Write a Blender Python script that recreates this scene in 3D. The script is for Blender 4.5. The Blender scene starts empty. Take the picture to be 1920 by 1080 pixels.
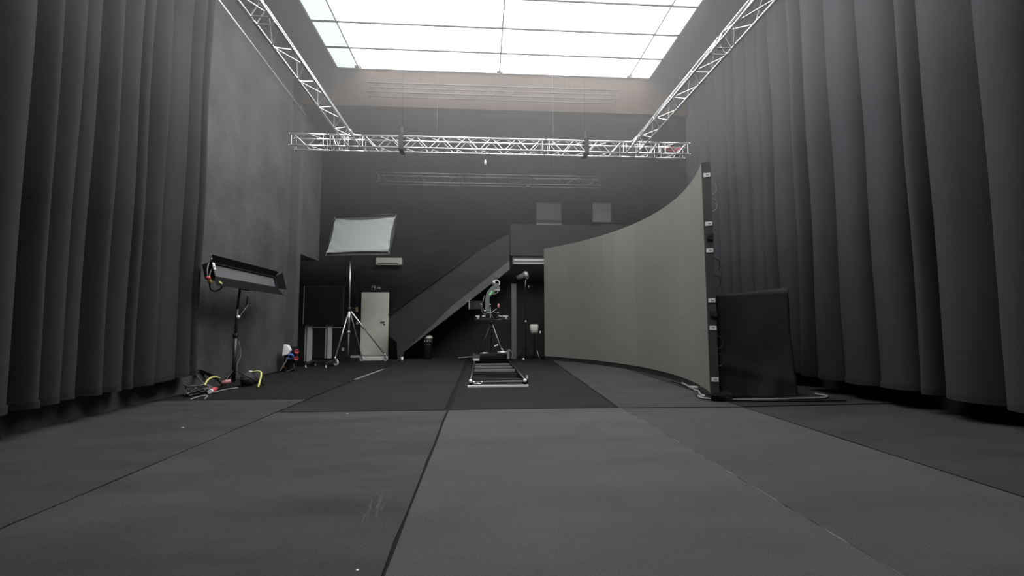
import bpy, math, random
from mathutils import Vector, Matrix
random.seed(7)
scene = bpy.context.scene
COL = scene.collection

# ------------------------------------------------------------------ camera
F_PX, YAW, PITCH, ROLL, EYE = 829.0, 0.067675, 0.081825, -0.003489, 1.15
_f = Vector((math.sin(YAW)*math.cos(PITCH), math.cos(YAW)*math.cos(PITCH), math.sin(PITCH)))
_r0 = Vector((math.cos(YAW), -math.sin(YAW), 0.0))
_u0 = _r0.cross(_f)
_r = math.cos(ROLL)*_r0 + math.sin(ROLL)*_u0
_u = -math.sin(ROLL)*_r0 + math.cos(ROLL)*_u0
cam_data = bpy.data.cameras.new('camera')
cam = bpy.data.objects.new('camera', cam_data)
COL.objects.link(cam)
cam_data.sensor_width = 36.0
cam_data.lens = 36.0*F_PX/1920.0
cam_data.clip_start = 0.05
cam_data.clip_end = 200
cam.matrix_world = Matrix(((_r.x, _u.x, -_f.x, 0), (_r.y, _u.y, -_f.y, 0), (_r.z, _u.z, -_f.z, EYE), (0, 0, 0, 1)))
scene.camera = cam

# ------------------------------------------------------------------ world, exposure
world = bpy.data.worlds.new('world')
scene.world = world
world.use_nodes = True
world.node_tree.nodes['Background'].inputs[0].default_value = (0.5, 0.55, 0.6, 1)
world.node_tree.nodes['Background'].inputs[1].default_value = 0.0
vs = scene.view_settings
vs.view_transform = 'Standard'
vs.look = 'None'
vs.exposure = 0.95
vs.gamma = 1.0
vs.use_curve_mapping = False
try:
    scene.cycles.use_denoising = True
    scene.cycles.denoiser = 'OPENIMAGEDENOISE'
    scene.cycles.max_bounces = 4
    scene.cycles.use_adaptive_sampling = True
    scene.cycles.adaptive_threshold = 0.03
    scene.cycles.adaptive_min_samples = 12
    scene.cycles.volume_bounces = 0
    scene.cycles.sample_clamp_indirect = 4.0
except Exception:
    pass
SKY_POWER = 4.0        # radiance of the luminous ceiling, the one light of the hall


def ray(px, py):
    return _r*((px-960)/F_PX) + _u*((540-py)/F_PX) + _f


def at(px, py, Y):
    d = ray(px, py)
    return Vector((0, 0, EYE)) + d*(Y/d.y)


def atx(px, py, X):
    d = ray(px, py)
    return Vector((0, 0, EYE)) + d*(X/d.x)


def flo(px, py, z=0.0):
    d = ray(px, py)
    return Vector((0, 0, EYE)) + d*((z-EYE)/d.z)


# ------------------------------------------------------------------ materials
MATS = {}


def mat(name, col, rough=0.6, metal=0.0, var=0.0, vscale=4.0, bump=0.0, bscale=80.0, emit=None, estr=0.0, spec=0.5, rnd=0.0, stretch=None, sheen=0.0):
    m = bpy.data.materials.new(name)
    m.use_nodes = True
    nt = m.node_tree
    b = nt.nodes['Principled BSDF']
    b.inputs['Base Color'].default_value = (*col, 1)
    b.inputs['Roughness'].default_value = rough
    b.inputs['Metallic'].default_value = metal
    b.inputs['Specular IOR Level'].default_value = spec
    if sheen:
        b.inputs['Sheen Weight'].default_value = sheen
        b.inputs['Sheen Roughness'].default_value = 0.5
    if emit:
        b.inputs['Emission Color'].default_value = (*emit, 1)
        b.inputs['Emission Strength'].default_value = estr
    tc = nt.nodes.new('ShaderNodeTexCoord')
    geo = nt.nodes.new('ShaderNodeNewGeometry')
    src = None
    if var > 0:
        mp = nt.nodes.new('ShaderNodeMapping')
        if stretch:
            mp.inputs['Scale'].default_value = stretch
        nt.links.new(geo.outputs['Position'], mp.inputs['Vector'])
        n1 = nt.nodes.new('ShaderNodeTexNoise')
        n1.inputs['Scale'].default_value = vscale
        n1.inputs['Detail'].default_value = 8
        n1.inputs['Roughness'].default_value = 0.65
        nt.links.new(mp.outputs['Vector'], n1.inputs['Vector'])
        mr = nt.nodes.new('ShaderNodeMapRange')
        mr.inputs['From Min'].default_value = 0.25
        mr.inputs['From Max'].default_value = 0.75
        mr.inputs['To Min'].default_value = 1-var
        mr.inputs['To Max'].default_value = 1+var
        nt.links.new(n1.outputs['Fac'], mr.inputs['Value'])
        src = mr.outputs['Result']
    if rnd > 0:
        oi = nt.nodes.new('ShaderNodeObjectInfo')
        mr2 = nt.nodes.new('ShaderNodeMapRange')
        mr2.inputs['To Min'].default_value = 1-rnd
        mr2.inputs['To Max'].default_value = 1+rnd
        nt.links.new(oi.outputs['Random'], mr2.inputs['Value'])
        if src is None:
            src = mr2.outputs['Result']
        else:
            mu = nt.nodes.new('ShaderNodeMath')
            mu.operation = 'MULTIPLY'
            nt.links.new(src, mu.inputs[0])
            nt.links.new(mr2.outputs['Result'], mu.inputs[1])
            src = mu.outputs[0]
    if src is not None:
        vm = nt.nodes.new('ShaderNodeVectorMath')
        vm.operation = 'SCALE'
        vm.inputs[0].default_value = col
        nt.links.new(src, vm.inputs['Scale'])
        nt.links.new(vm.outputs['Vector'], b.inputs['Base Color'])
    if bump > 0:
        n2 = nt.nodes.new('ShaderNodeTexNoise')
        n2.inputs['Scale'].default_value = bscale
        n2.inputs['Detail'].default_value = 6
        nt.links.new(geo.outputs['Position'], n2.inputs['Vector'])
        bp = nt.nodes.new('ShaderNodeBump')
        bp.inputs['Strength'].default_value = bump
        bp.inputs['Distance'].default_value = 0.01
        nt.links.new(n2.outputs['Fac'], bp.inputs['Height'])
        nt.links.new(bp.outputs['Normal'], b.inputs['Normal'])
    MATS[name] = m
    return m


def carpet(name, v, seed=0.0, stain=0.25):
    m = mat(name, (v, v, v*0.985), rough=0.95, spec=0.15, bump=0.5, bscale=160)
    nt = m.node_tree
    b = nt.nodes['Principled BSDF']
    geo = [n for n in nt.nodes if n.type == 'NEW_GEOMETRY'][0]
    mp = nt.nodes.new('ShaderNodeMapping')
    mp.inputs['Location'].default_value = (seed*3.1, seed*7.7, 0)
    mp.inputs['Scale'].default_value = (0.55, 1.5, 1)
    nt.links.new(geo.outputs['Position'], mp.inputs['Vector'])
    n1 = nt.nodes.new('ShaderNodeTexNoise')
    n1.inputs['Scale'].default_value = 1.3
    n1.inputs['Detail'].default_value = 7
    n1.inputs['Roughness'].default_value = 0.6
    nt.links.new(mp.outputs['Vector'], n1.inputs['Vector'])
    n2 = nt.nodes.new('ShaderNodeTexNoise')
    n2.inputs['Scale'].default_value = 90
    n2.inputs['Detail'].default_value = 4
    nt.links.new(geo.outputs['Position'], n2.inputs['Vector'])
    a = nt.nodes.new('ShaderNodeMapRange')
    a.inputs['From Min'].default_value = 0.3
    a.inputs['From Max'].default_value = 0.7
    a.inputs['To Min'].default_value = 1-stain
    a.inputs['To Max'].default_value = 1+stain*0.7
    nt.links.new(n1.outputs['Fac'], a.inputs['Value'])
    c = nt.nodes.new('ShaderNodeMapRange')
    c.inputs['From Min'].default_value = 0.3
    c.inputs['From Max'].default_value = 0.7
    c.inputs['To Min'].default_value = 0.82
    c.inputs['To Max'].default_value = 1.18
    nt.links.new(n2.outputs['Fac'], c.inputs['Value'])
    mu = nt.nodes.new('ShaderNodeMath')
    mu.operation = 'MULTIPLY'
    nt.links.new(a.outputs['Result'], mu.inputs[0])
    nt.links.new(c.outputs['Result'], mu.inputs[1])
    vm = nt.nodes.new('ShaderNodeVectorMath')
    vm.operation = 'SCALE'
    vm.inputs[0].default_value = (v, v, v*0.985)
    nt.links.new(mu.outputs[0], vm.inputs['Scale'])
    nt.links.new(vm.outputs['Vector'], b.inputs['Base Color'])
    return m


mat('wall_black', (0.026, 0.026, 0.027), 0.8, var=0.3, vscale=1.3, bump=0.5, bscale=25, spec=0.25)
mat('wall_plaster', (0.074, 0.074, 0.076), 0.85, var=0.45, vscale=1.2, bump=0.9, bscale=14, spec=0.25)
mat('ceiling_black', (0.04, 0.04, 0.04), 0.9, spec=0.2)
mat('beam_wood', (0.055, 0.038, 0.026), 0.8, var=0.25, vscale=0.5, spec=0.2)
mat('subfloor', (0.012, 0.012, 0.012), 0.95, spec=0.1)
mat('drape', (0.036, 0.0345, 0.0398), 0.95, var=0.05, vscale=3, bump=0.12, bscale=220, spec=0.1)
mat('drape_hem', (0.03, 0.029, 0.032), 0.95, spec=0.1)
mat('black_cloth', (0.052, 0.052, 0.053), 0.9, bump=0.15, bscale=40, spec=0.15)
mat('black_plastic', (0.012, 0.012, 0.013), 0.55, spec=0.3)
mat('black_metal', (0.022, 0.022, 0.024), 0.42)
mat('dark_gap', (0.006, 0.006, 0.006), 0.9)
mat('rubber', (0.02, 0.02, 0.02), 0.7)
mat('aluminium', (0.80, 0.81, 0.82), 0.38, metal=0.85)
mat('aluminium_dull', (0.42, 0.43, 0.44), 0.5, metal=0.6)
mat('dim_truss', (0.06, 0.06, 0.062), 0.5, metal=0.3)
mat('chrome', (0.85, 0.85, 0.86), 0.22, metal=1.0)
mat('white_paint', (0.62, 0.63, 0.6), 0.5)
mat('off_white', (0.62, 0.62, 0.58), 0.55)
mat('post_grey', (0.34, 0.34, 0.33), 0.5)
mat('door_cream', (0.88, 0.88, 0.79), 0.5, var=0.05, vscale=2)
mat('grey_paint', (0.15, 0.15, 0.15), 0.6)
mat('mid_grey', (0.075, 0.075, 0.077), 0.7, var=0.2, vscale=2)
mat('stair_black', (0.038, 0.038, 0.039), 0.7, var=0.2, vscale=1.5, spec=0.3)
mat('stair_steel', (0.095, 0.095, 0.092), 0.6, var=0.2, vscale=2)
mat('bounce_cloth', (0.4, 0.42, 0.425), 0.9, spec=0.2)
for k_, v_ in enumerate((0.166, 0.174, 0.181, 0.170)):
    mat('led_face_%d' % k_, (v_, v_, v_*0.905), 0.55, rnd=0.02, spec=0.35)
mat('led_side', (0.05, 0.05, 0.05), 0.55)
mat('tag_white', (0.80, 0.81, 0.80), 0.5)
mat('cable_black', (0.02, 0.02, 0.02), 0.5)
mat('cable_grey', (0.2, 0.205, 0.205), 0.5)
mat('cable_mid', (0.09, 0.092, 0.09), 0.5)
mat('hose_yellow', (0.62, 0.62, 0.22), 0.5)
mat('plug_red', (0.55, 0.06, 0.09), 0.45)
mat('plug_blue', (0.06, 0.15, 0.50), 0.45)
mat('plug_yellow', (0.70, 0.52, 0.12), 0.45)
mat('orange_plastic', (0.75, 0.42, 0.12), 0.5)
mat('diffuser', (0.13, 0.13, 0.142), 0.35)
mat('glass_dark', (0.008, 0.008, 0.009), 0.45, spec=0.15)
mat('lens_blue', (0.12, 0.13, 0.35), 0.15)
mat('rig_grey', (0.16, 0.175, 0.175), 0.45, metal=0.3)
mat('green_label', (0.25, 0.70, 0.30), 0.5)
mat('pink_plastic', (0.50, 0.22, 0.24), 0.5)
mat('cream_plate', (0.55, 0.48, 0.30), 0.5)
mat('fogged_pane', (0.29, 0.29, 0.28), 0.35)
mat('tape_pale', (0.16, 0.16, 0.155), 0.8, var=0.4, vscale=9)
mat('seam_wear', (0.075, 0.075, 0.073), 0.9, var=0.7, vscale=14)
mat('scuff', (0.064, 0.064, 0.062), 0.95, var=0.6, vscale=30, spec=0.1)
mat('flap_black', (0.010, 0.010, 0.011), 0.85, spec=0.08)
mat('sandbag', (0.028, 0.028, 0.029), 0.85, bump=0.3, bscale=60)
mat('sky_panel', (0.8, 0.8, 0.8), 0.6, emit=(1.0, 1.0, 0.985), estr=SKY_POWER)
mat('sky_panel_edge', (0.8, 0.8, 0.8), 0.6, emit=(0.86, 0.97, 0.91), estr=0.47)


# ------------------------------------------------------------------ mesh helpers
class MB:
    def __init__(s):
        s.v, s.f, s.sm = [], [], []

    def add(s, vs_, fs, smooth=False):
        o = len(s.v)
        s.v += [tuple(p) for p in vs_]
        for f in fs:
            s.f.append(tuple(i+o for i in f))
            s.sm.append(smooth)
        return s

    def box(s, a, b):
        x0, y0, z0 = (min(a[i], b[i]) for i in range(3))
        x1, y1, z1 = (max(a[i], b[i]) for i in range(3))
        return s.add([(x0, y0, z0), (x1, y0, z0), (x1, y1, z0), (x0, y1, z0), (x0, y0, z1), (x1, y0, z1), (x1, y1, z1), (x0, y1, z1)],
                     [(0, 3, 2, 1), (4, 5, 6, 7), (0, 1, 5, 4), (1, 2, 6, 5), (2, 3, 7, 6), (3, 0, 4, 7)])

    def obox(s, c, ux, uy, uz, hx, hy, hz):
        c, ux, uy, uz = Vector(c), Vector(ux).normalized(), Vector(uy).normalized(), Vector(uz).normalized()
        vv = [c+ux*hx*i+uy*hy*j+uz*hz*k for k in (-1, 1) for j in (-1, 1) for i in (-1, 1)]
        return s.add(vv, [(0, 2, 3, 1), (4, 5, 7, 6), (0, 1, 5, 4), (1, 3, 7, 5), (3, 2, 6, 7), (2, 0, 4, 6)])

    def bar(s, p, q, w, h, up=(0, 0, 1)):
        p, q = Vector(p), Vector(q)
        d = (q-p)
        side = d.cross(Vector(up))
        if side.length < 1e-6:
            side = d.cross(Vector((0, 1, 0)))
        upv = side.cross(d)
        return s.obox((p+q)/2, d, side, upv, d.length/2, w/2, h/2)

    def cyl(s, p, q, r, r2=None, n=10, cap=True):
        p, q = Vector(p), Vector(q)
        r2 = r if r2 is None else r2
        d = (q-p).normalized()
        a = d.orthogonal().normalized()
        b = d.cross(a)
        vv = []
        for c, rr in ((p, r), (q, r2)):
            for i in range(n):
                t = 2*math.pi*i/n
                vv.append(c+a*(math.cos(t)*rr)+b*(math.sin(t)*rr))
        s.add(vv, [(i, (i+1) % n, n+(i+1) % n, n+i) for i in range(n)], True)
        if cap:
            o = len(s.v)-2*n
            s.f.append(tuple(o+i for i in reversed(range(n)))); s.sm.append(False)
            s.f.append(tuple(o+n+i for i in range(n))); s.sm.append(False)
        return s

    def tube(s, pts, r, n=8):
        pts = [Vector(p) for p in pts]
        vv, m = [], len(pts)
        prev = None
        for k, p in enumerate(pts):
            d = (pts[min(k+1, m-1)]-pts[max(k-1, 0)]).normalized()
            if prev is None:
                a = d.orthogonal().normalized()
            else:
                a = (prev-d*prev.dot(d)).normalized()
            prev = a
            b = d.cross(a)
            for i in range(n):
                t = 2*math.pi*i/n
                vv.append(p+a*(math.cos(t)*r)+b*(math.sin(t)*r))
        ff = [(k*n+i, k*n+(i+1) % n, (k+1)*n+(i+1) % n, (k+1)*n+i) for k in range(m-1) for i in range(n)]
        s.add(vv, ff, True)
        o = len(s.v)-m*n
        s.f.append(tuple(o+i for i in reversed(range(n)))); s.sm.append(False)
        s.f.append(tuple(o+(m-1)*n+i for i in range(n))); s.sm.append(False)
        return s

    def lathe(s, c, prof, n=20, axis=(0, 0, 1)):
        c = Vector(c)
        d = Vector(axis).normalized()
        a = d.orthogonal().normalized()
        b = d.cross(a)
        vv = []
        for (r, h) in prof:
            for i in range(n):
                t = 2*math.pi*i/n
                vv.append(c+d*h+a*(r*math.cos(t))+b*(r*math.sin(t)))
        m = len(prof)
        s.add(vv, [(k*n+i, k*n+(i+1) % n, (k+1)*n+(i+1) % n, (k+1)*n+i) for k in range(m-1) for i in range(n)], True)
        o = len(s.v)-m*n
        s.f.append(tuple(o+i for i in reversed(range(n)))); s.sm.append(False)
        s.f.append(tuple(o+(m-1)*n+i for i in range(n))); s.sm.append(False)
        return s

    def prism(s, pts, off):
        """pts: ring of 3D points, off: extrusion vector"""
        n = len(pts)
        pts = [Vector(p) for p in pts]
        off = Vector(off)
        return s.add(pts+[p+off for p in pts], [tuple(range(n)), tuple(reversed(range(n, 2*n)))]+[(i, i+n, (i+1) % n+n, (i+1) % n) for i in range(n)])

    def torus(s, c, R, r, axis=(0, 1, 0), n=20, m=8, a0=0.0, a1=2*math.pi):
        c = Vector(c)
        d = Vector(axis).normalized()
        a = d.orthogonal().normalized()
        b = d.cross(a)
        return s.tube([c+a*(R*math.cos(a0+(a1-a0)*i/n))+b*(R*math.sin(a0+(a1-a0)*i/n)) for i in range(n+1)], r, m)

    def build(s, name, m, parent=None, origin=None):
        me = bpy.data.meshes.new(name)
        o = Vector(origin) if origin is not None else Vector((0, 0, 0))
        pw = Vector((0, 0, 0))
        if parent is not None:
            p = parent
            while p is not None:
                pw += p.location
                p = p.parent
        sub = o+pw if parent is None else pw
        if parent is None:
            sub = o
        me.from_pydata([(x-sub.x, y-sub.y, z-sub.z) for x, y, z in s.v], [], s.f)
        me.polygons.foreach_set('use_smooth', s.sm)
        me.materials.append(MATS[m])
        import bmesh
        bm = bmesh.new()
        bm.from_mesh(me)
        bmesh.ops.recalc_face_normals(bm, faces=bm.faces)
        for e_ in bm.edges:
            if e_.is_boundary:
                e_.smooth = False
        bm.to_mesh(me)
        bm.free()
        me.update()
        ob = bpy.data.objects.new(name, me)
        COL.objects.link(ob)
        if parent is None:
            ob.location = sub
        else:
            ob.parent = parent
        return ob


def bevel(o, w=0.01, seg=2):
    md = o.modifiers.new('bevel', 'BEVEL')
    md.width = w
    md.segments = seg
    md.limit_method = 'ANGLE'
    return o


def tag(o, label, cat, group=None, kind=None):
    o['label'] = label
    o['category'] = cat
    if group:
        o['group'] = group
    if kind:
        o['kind'] = kind
    return o


def thing(name, label, cat, loc, group=None):
    o = bpy.data.objects.new(name, None)
    o.empty_display_size = 0.1
    COL.objects.link(o)
    o.location = loc
    return tag(o, label, cat, group)


def struct(o, label=None):
    o['kind'] = 'structure'
    if label:
        o['label'] = label
    return o


def smoothpath(pts, k=6):
    pts = [Vector(p) for p in pts]
    out = []
    for i in range(len(pts)-1):
        p0, p1, p2, p3 = pts[max(i-1, 0)], pts[i], pts[i+1], pts[min(i+2, len(pts)-1)]
        for j in range(k):
            t = j/k
            out.append(0.5*((2*p1)+(p2-p0)*t+(2*p0-5*p1+4*p2-p3)*t*t+(3*p1-p0-3*p2+p3)*t*t*t))
    out.append(pts[-1])
    return out


# ================================================================== THE ROOM
XL, XR, YB, YF, ZC = -5.0, 6.1, 16.0, -3.0, 8.05
struct(MB().box((-7.2, YF-0.2, -0.2), (XR+0.2, YB+0.2, 0.0)).build('floor', 'subfloor'), 'dark studio floor under the carpet mats')
struct(MB().box((-7.2, YF-0.2, ZC), (XR+0.2, YB+0.2, ZC+0.2)).build('ceiling', 'ceiling_black'), 'black studio ceiling around the luminous panel')
struct(MB().box((XL-0.2, YF, 0), (XL, 11.65, ZC)).build('wall_left', 'wall_plaster'), 'rough dark plaster wall behind the panel light')
struct(MB().box((XR, YF, 0), (XR+0.2, YB, ZC)).build('wall_right', 'wall_black'), 'black wall behind the right hand curtains')
struct(MB().box((-7.2, YF-0.2, 0), (XR+0.2, YF, ZC)).build('wall_front', 'wall_black'), 'black wall behind the camera')
struct(MB().box((-7.2, 11.4, 0), (-7.0, YB, ZC)).build('wall_alcove', 'wall_black'), 'black side wall of the dark alcove')
struct(MB().box((-7.0, 11.45, 0), (XL-0.2, 11.65, ZC)).build('wall_return', 'wall_black'), 'black return wall of the dark alcove')
struct(MB().box((-7.0, 11.9, 3.02), (-4.97, 13.2, 3.2)).build('ceiling_alcove', 'wall_black'), 'low ceiling of the dark alcove')
struct(MB().box((XL, 11.65, 0), (-4.78, 11.9, ZC)).build('trim_1', 'mid_grey'), 'grey pilaster beside the alcove opening')
struct(MB().box((-4.97, 11.9, 3.02), (-4.78, 13.2, ZC)).build('wall_lintel', 'wall_plaster'), 'wall block over the alcove opening')
struct(MB().box((-7.2, YB, 0), (XR+0.2, YB+0.2, ZC)).build('wall_back', 'wall_black'), 'black rear wall with the cream door')
struct(MB().box((XL, 11.62, 6.98), (XR, 11.85, ZC)).build('trim_2', 'beam_wood'), 'brown wooden beam across the room under the ceiling')

# cream door in the rear wall
dA, dB = at(678, 548, YB-0.05), at(727.5, 666, YB-0.05)
dx0, dx1, dz0, dz1 = dA.x, dB.x, dB.z, dA.z
d = MB().box((dx0, YB-0.055, dz0), (dx1, YB-0.005, dz1)).build('door_1', 'door_cream', origin=((dx0+dx1)/2, YB-0.03, dz0))
struct(bevel(d, 0.006), 'cream door with a black lever handle')
hx = at(720, 604, YB-0.06)
MB().bar((hx.x-0.12, YB-0.1, hx.z), (hx.x+0.02, YB-0.1, hx.z), 0.02, 0.03).cyl((hx.x, YB-0.055, hx.z), (hx.x, YB-0.1, hx.z), 0.02).build('door_handle', 'black_plastic', d)
MB().cyl((hx.x+0.01, YB-0.055, hx.z-0.09), (hx.x+0.01, YB-0.07, hx.z-0.09), 0.028).build('lock_rosette', 'black_plastic', d)
fm = MB().box((dx0-0.06, YB-0.03, 0), (dx0, YB-0.001, dz1+0.06)).box((dx1, YB-0.03, 0), (dx1+0.06, YB-0.001, dz1+0.06)).box((dx0-0.06, YB-0.03, dz1), (dx1+0.06, YB-0.001, dz1+0.06))
fm.build('door_frame', 'black_plastic', d)
sl = at(658, 662, YB-0.06)
struct(MB().box((sl.x, YB-0.09, dz0-0.075), (dx1+0.02, YB-0.001, dz0-0.008)).build('baseboard_back', 'white_paint'), 'white sill board along the foot of the cream door')
st0, st1 = flo(674, 677), flo(716, 677)
tag(bevel(MB().box((st0.x, st0.y, 0.0), (st1.x, st0.y+0.45, 0.11)).build('step_block', 'off_white', origin=((st0.x+st1.x)/2, st0.y+0.22, 0)), 0.008), 'low cream step block on the floor in front of the door', 'step')

# windows high in the rear wall
for k, (a, b, c, e) in enumerate(((1006, 381, 1052, 424), (1111, 381, 1145.5, 417))):
    p, q = at(a, b, YB-0.04), at(c, e, YB-0.04)
    w = MB().box((p.x, YB-0.05, q.z), (q.x, YB-0.02, p.z)).build('window_%d' % (k+1), 'fogged_pane', origin=((p.x+q.x)/2, YB-0.03, q.z))
    struct(w, ('wide grey covered window high in the rear wall', 'smaller grey covered window high in the rear wall')[k])
    mm = MB()
    for (x0, x1, z0, z1) in ((p.x-0.03, p.x, q.z, p.z), (q.x, q.x+0.03, q.z, p.z), (p.x-0.03, q.x+0.03, p.z, p.z+0.03)):
        mm.box((x0, YB-0.06, z0), (x1, YB-0.001, z1))
    mm.build('window_frame', 'mid_grey', w)
    MB().box((p.x-0.03, YB-0.1, q.z-0.02), (q.x+(0.03 if k == 0 else 0.5), YB-0.001, q.z+(0.06 if k == 0 else 0.0))).build('window_sill', 'aluminium_dull' if k == 0 else 'mid_grey', w)
    if k == 0:
        MB().box((p.x, YB-0.06, q.z+0.12), (q.x, YB-0.045, q.z+0.22)).build('window_rail', 'mid_grey', w)

# ================================================================== LUMINOUS CEILING
lc = thing('luminous_ceiling', 'large glowing white light ceiling crossed by thin dark seams', 'light ceiling', (0.4, 6.5, 8.0))
sx = [-3.86, -3.29, 0.46, 4.06, 4.65]
rows = [11.57-0.945*k for k in range(10)]
for i in range(4):
    for k in range(9):
        g = 0.012
        gx = 0.006
        MB().box((sx[i]+gx, rows[k+1]+g, 8.0), (sx[i+1]-gx, rows[k]-g, 8.03)).build('light_panel', 'sky_panel_edge' if i == 0 else 'sky_panel', lc)
for k in range(1, 9):
    MB().cyl((sx[0]-0.02, rows[k], 7.96), (sx[-1]+0.02, rows[k], 7.96), 0.024, n=6).build('seam_cable', 'black_metal', lc)
for x in sx[1:4]:
    MB().cyl((x, rows[-1], 7.97), (x, rows[0]-0.12, 7.97), 0.02, n=6).build('seam_wire', 'grey_paint', lc)
    MB().box((x-0.08, rows[0]-0.16, 7.94), (x+0.08, rows[0]-0.10, 7.985)).cyl((x+0.03, rows[0]-0.13, 7.9), (x+0.03, rows[0]-0.13, 7.95), 0.03, n=8).build('clamp', 'grey_paint', lc)
MB().box((sx[0]-0.03, rows[-1], 7.99), (sx[0], rows[0]+0.03, 8.05)).box((sx[-1], rows[-1], 7.99), (sx[-1]+0.03, rows[0]+0.03, 8.05)).box((sx[0]-0.03, rows[0], 7.99), (sx[-1]+0.03, rows[0]+0.03, 8.05)).build('edge_frame', 'grey_paint', lc)

# ================================================================== CARPET MATS


def mat_poly(name, corners, m, label, top=0.010, jit=0.006, step=0.35):
    """corners: four floor points, counter clockwise"""
    ring = []
    for i in range(4):
        a, b = Vector((*corners[i], 0)), Vector((*corners[(i+1) % 4], 0))
        n = max(1, int((b-a).length/step))
        for k in range(n):
            p = a+(b-a)*(k/n)
            if k:
                nrm = Vector((-(b-a).y, (b-a).x, 0)).normalized()
                p += nrm*random.uniform(-jit, jit)
            ring.append((p.x, p.y, 0.001))
    mb = MB().prism(ring, (0, 0, top))
    c = sum((Vector((*q, 0)) for q in corners), Vector())/4
    o = mb.build(name, m, origin=(c.x, c.y, 0))
    return tag(o, label, 'mat', 'black carpet mats laid on the studio floor')


carpet('carpet_a', 0.044, 1.0)
carpet('carpet_b', 0.050, 2.0, 0.30)
carpet('carpet_c', 0.068, 3.0, 0.18)
carpet('carpet_d', 0.057, 4.0, 0.18)
carpet('carpet_e', 0.033, 5.0)
carpet('carpet_f', 0.016, 6.0)
carpet('carpet_g', 0.021, 7.0)
carpet('carpet_h', 0.017, 8.0)
carpet('carpet_i', 0.043, 9.0)
carpet('carpet_j', 0.024, 10.0)
mat_poly('carpet_mat', [(-4.98, -2.9), (-2.735, -2.9), (-2.70, 7.12), (-4.98, 7.16)], 'carpet_a', 'long dark carpet mat in front along the left curtains')
m2 = mat_poly('carpet_mat', [(-2.71, -2.9), (-0.455, -2.9), (-0.465, 6.05), (-2.68, 6.09)], 'carpet_b', 'stained dark front carpet mat with a scuff near its right edge')
mat_poly('carpet_mat', [(-0.44, -2.9), (1.896, -2.9), (1.90, 6.03), (-0.44, 6.05)], 'carpet_c', 'brightest grey carpet mat in the middle of the front floor', jit=0.003)
m4 = mat_poly('carpet_mat', [(1.903, -2.9), (3.49, -2.9), (3.55, 5.92), (1.905, 6.00)], 'carpet_d', 'grey front carpet mat with a worn pale seam on its left', jit=0.003)
mat_poly('carpet_mat', [(3.515, -2.9), (6.05, -2.9), (6.05, 5.98), (3.575, 5.90)], 'carpet_e', 'dark front carpet mat along the right curtains')
mat_poly('carpet_mat', [(-4.98, 7.18), (-2.70, 7.14), (-2.55, 15.9), (-4.98, 15.9)], 'carpet_f', 'black rear carpet mat below the left wall and panel light', jit=0.01)
mat_poly('carpet_mat', [(-2.66, 6.12), (-0.50, 6.08), (-0.52, 15.9), (-2.51, 15.9)], 'carpet_g', 'black rear carpet mat left of the camera track', jit=0.01)
mat_poly('carpet_mat', [(-0.42, 6.08), (1.83, 6.06), (2.10, 12.0), (2.2, 15.9), (-0.42, 15.9)][:3]+[(-0.42, 15.9)], 'carpet_h', 'blackest rear carpet mat lying under the camera track', jit=0.004)
mat_poly('carpet_mat', [(1.87, 6.05), (3.56, 5.96), (3.70, 14.4), (2.24, 14.4)], 'carpet_i', 'grey rear carpet mat in front of the curved screen', jit=0.006)
mat_poly('carpet_mat', [(3.59, 6.0), (6.05, 6.04), (6.05, 15.9), (3.74, 15.9)], 'carpet_j', 'dark carpet mat behind the curved screen by the draped box', jit=0.006)
sr = random.Random(5)
for (ax_, ay_, bx_, by_) in ((716, 928, 703, 978), (699, 935, 686, 982), (692, 950, 676, 990), (722, 945, 712, 965)):
    p, q = flo(ax_, ay_), flo(bx_, by_)
    nn = 9
    L_, R_ = [], []
    for k in range(nn+1):
        c = p+(q-p)*(k/nn)
        w = 0.011*math.sin(math.pi*min(max(k/nn, 0.05), 0.95))*sr.uniform(0.4, 1.3)
        L_.append((c.x-w, c.y, 0.0112))
        R_.append((c.x+w, c.y, 0.0112))
    MB().prism(L_+R_[::-1], (0, 0, 0.0008)).build('scuff_mark', 'scuff', m2)
# worn seam along the fourth mat
yy = 0.8
while yy < 5.7:
    L = random.uniform(0.12, 0.5)
    w = random.uniform(0.003, 0.014)
    MB().prism([(1.90-w, yy, 0.0112), (1.90+w*0.6, yy+L*0.3, 0.0112), (1.90+w*0.4, yy+L, 0.0112), (1.90-w*1.3, yy+L*0.6, 0.0112)], (0, 0, 0.0015)).build('frayed_edge', 'seam_wear', m4)
    yy += L+random.uniform(0.0, 0.12)
p, q = flo(664, 713), flo(718, 693)
tag(MB().prism([(p.x-0.03, p.y, 0.0115), (p.x+0.05, p.y, 0.0115), (q.x+0.05, q.y, 0.0115), (q.x-0.03, q.y, 0.0115)], (0, 0, 0.002)).build('floor_tape', 'tape_pale', origin=((p.x+q.x)/2, (p.y+q.y)/2, 0.01)), 'short pale strip of tape on the black floor left of the track', 'tape')

for px_, py_, lab in ((342, 802, 'tiny white paper scrap on the left front mat'), (670, 1069, 'tiny white paper scrap on the stained mat at the bottom edge'), (651, 775, 'tiny white scrap at the rear edge of the stained mat')):
    c = flo(px_, py_, 0.012)
    r_ = 0.006 if py_ > 1000 else 0.012
    tag(MB().prism([(c.x-r_, c.y-r_*0.6, 0.0112), (c.x+r_*0.8, c.y-r_, 0.0112), (c.x+r_, c.y+r_*0.7, 0.0112), (c.x-r_*0.5, c.y+r_, 0.0112)], (0, 0, 0.002)).build('paper_scrap', 'tag_white', origin=(c.x, c.y, 0.0112)), lab, 'scrap', 'scraps on the carpet')

# ================================================================== CURTAINS


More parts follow.
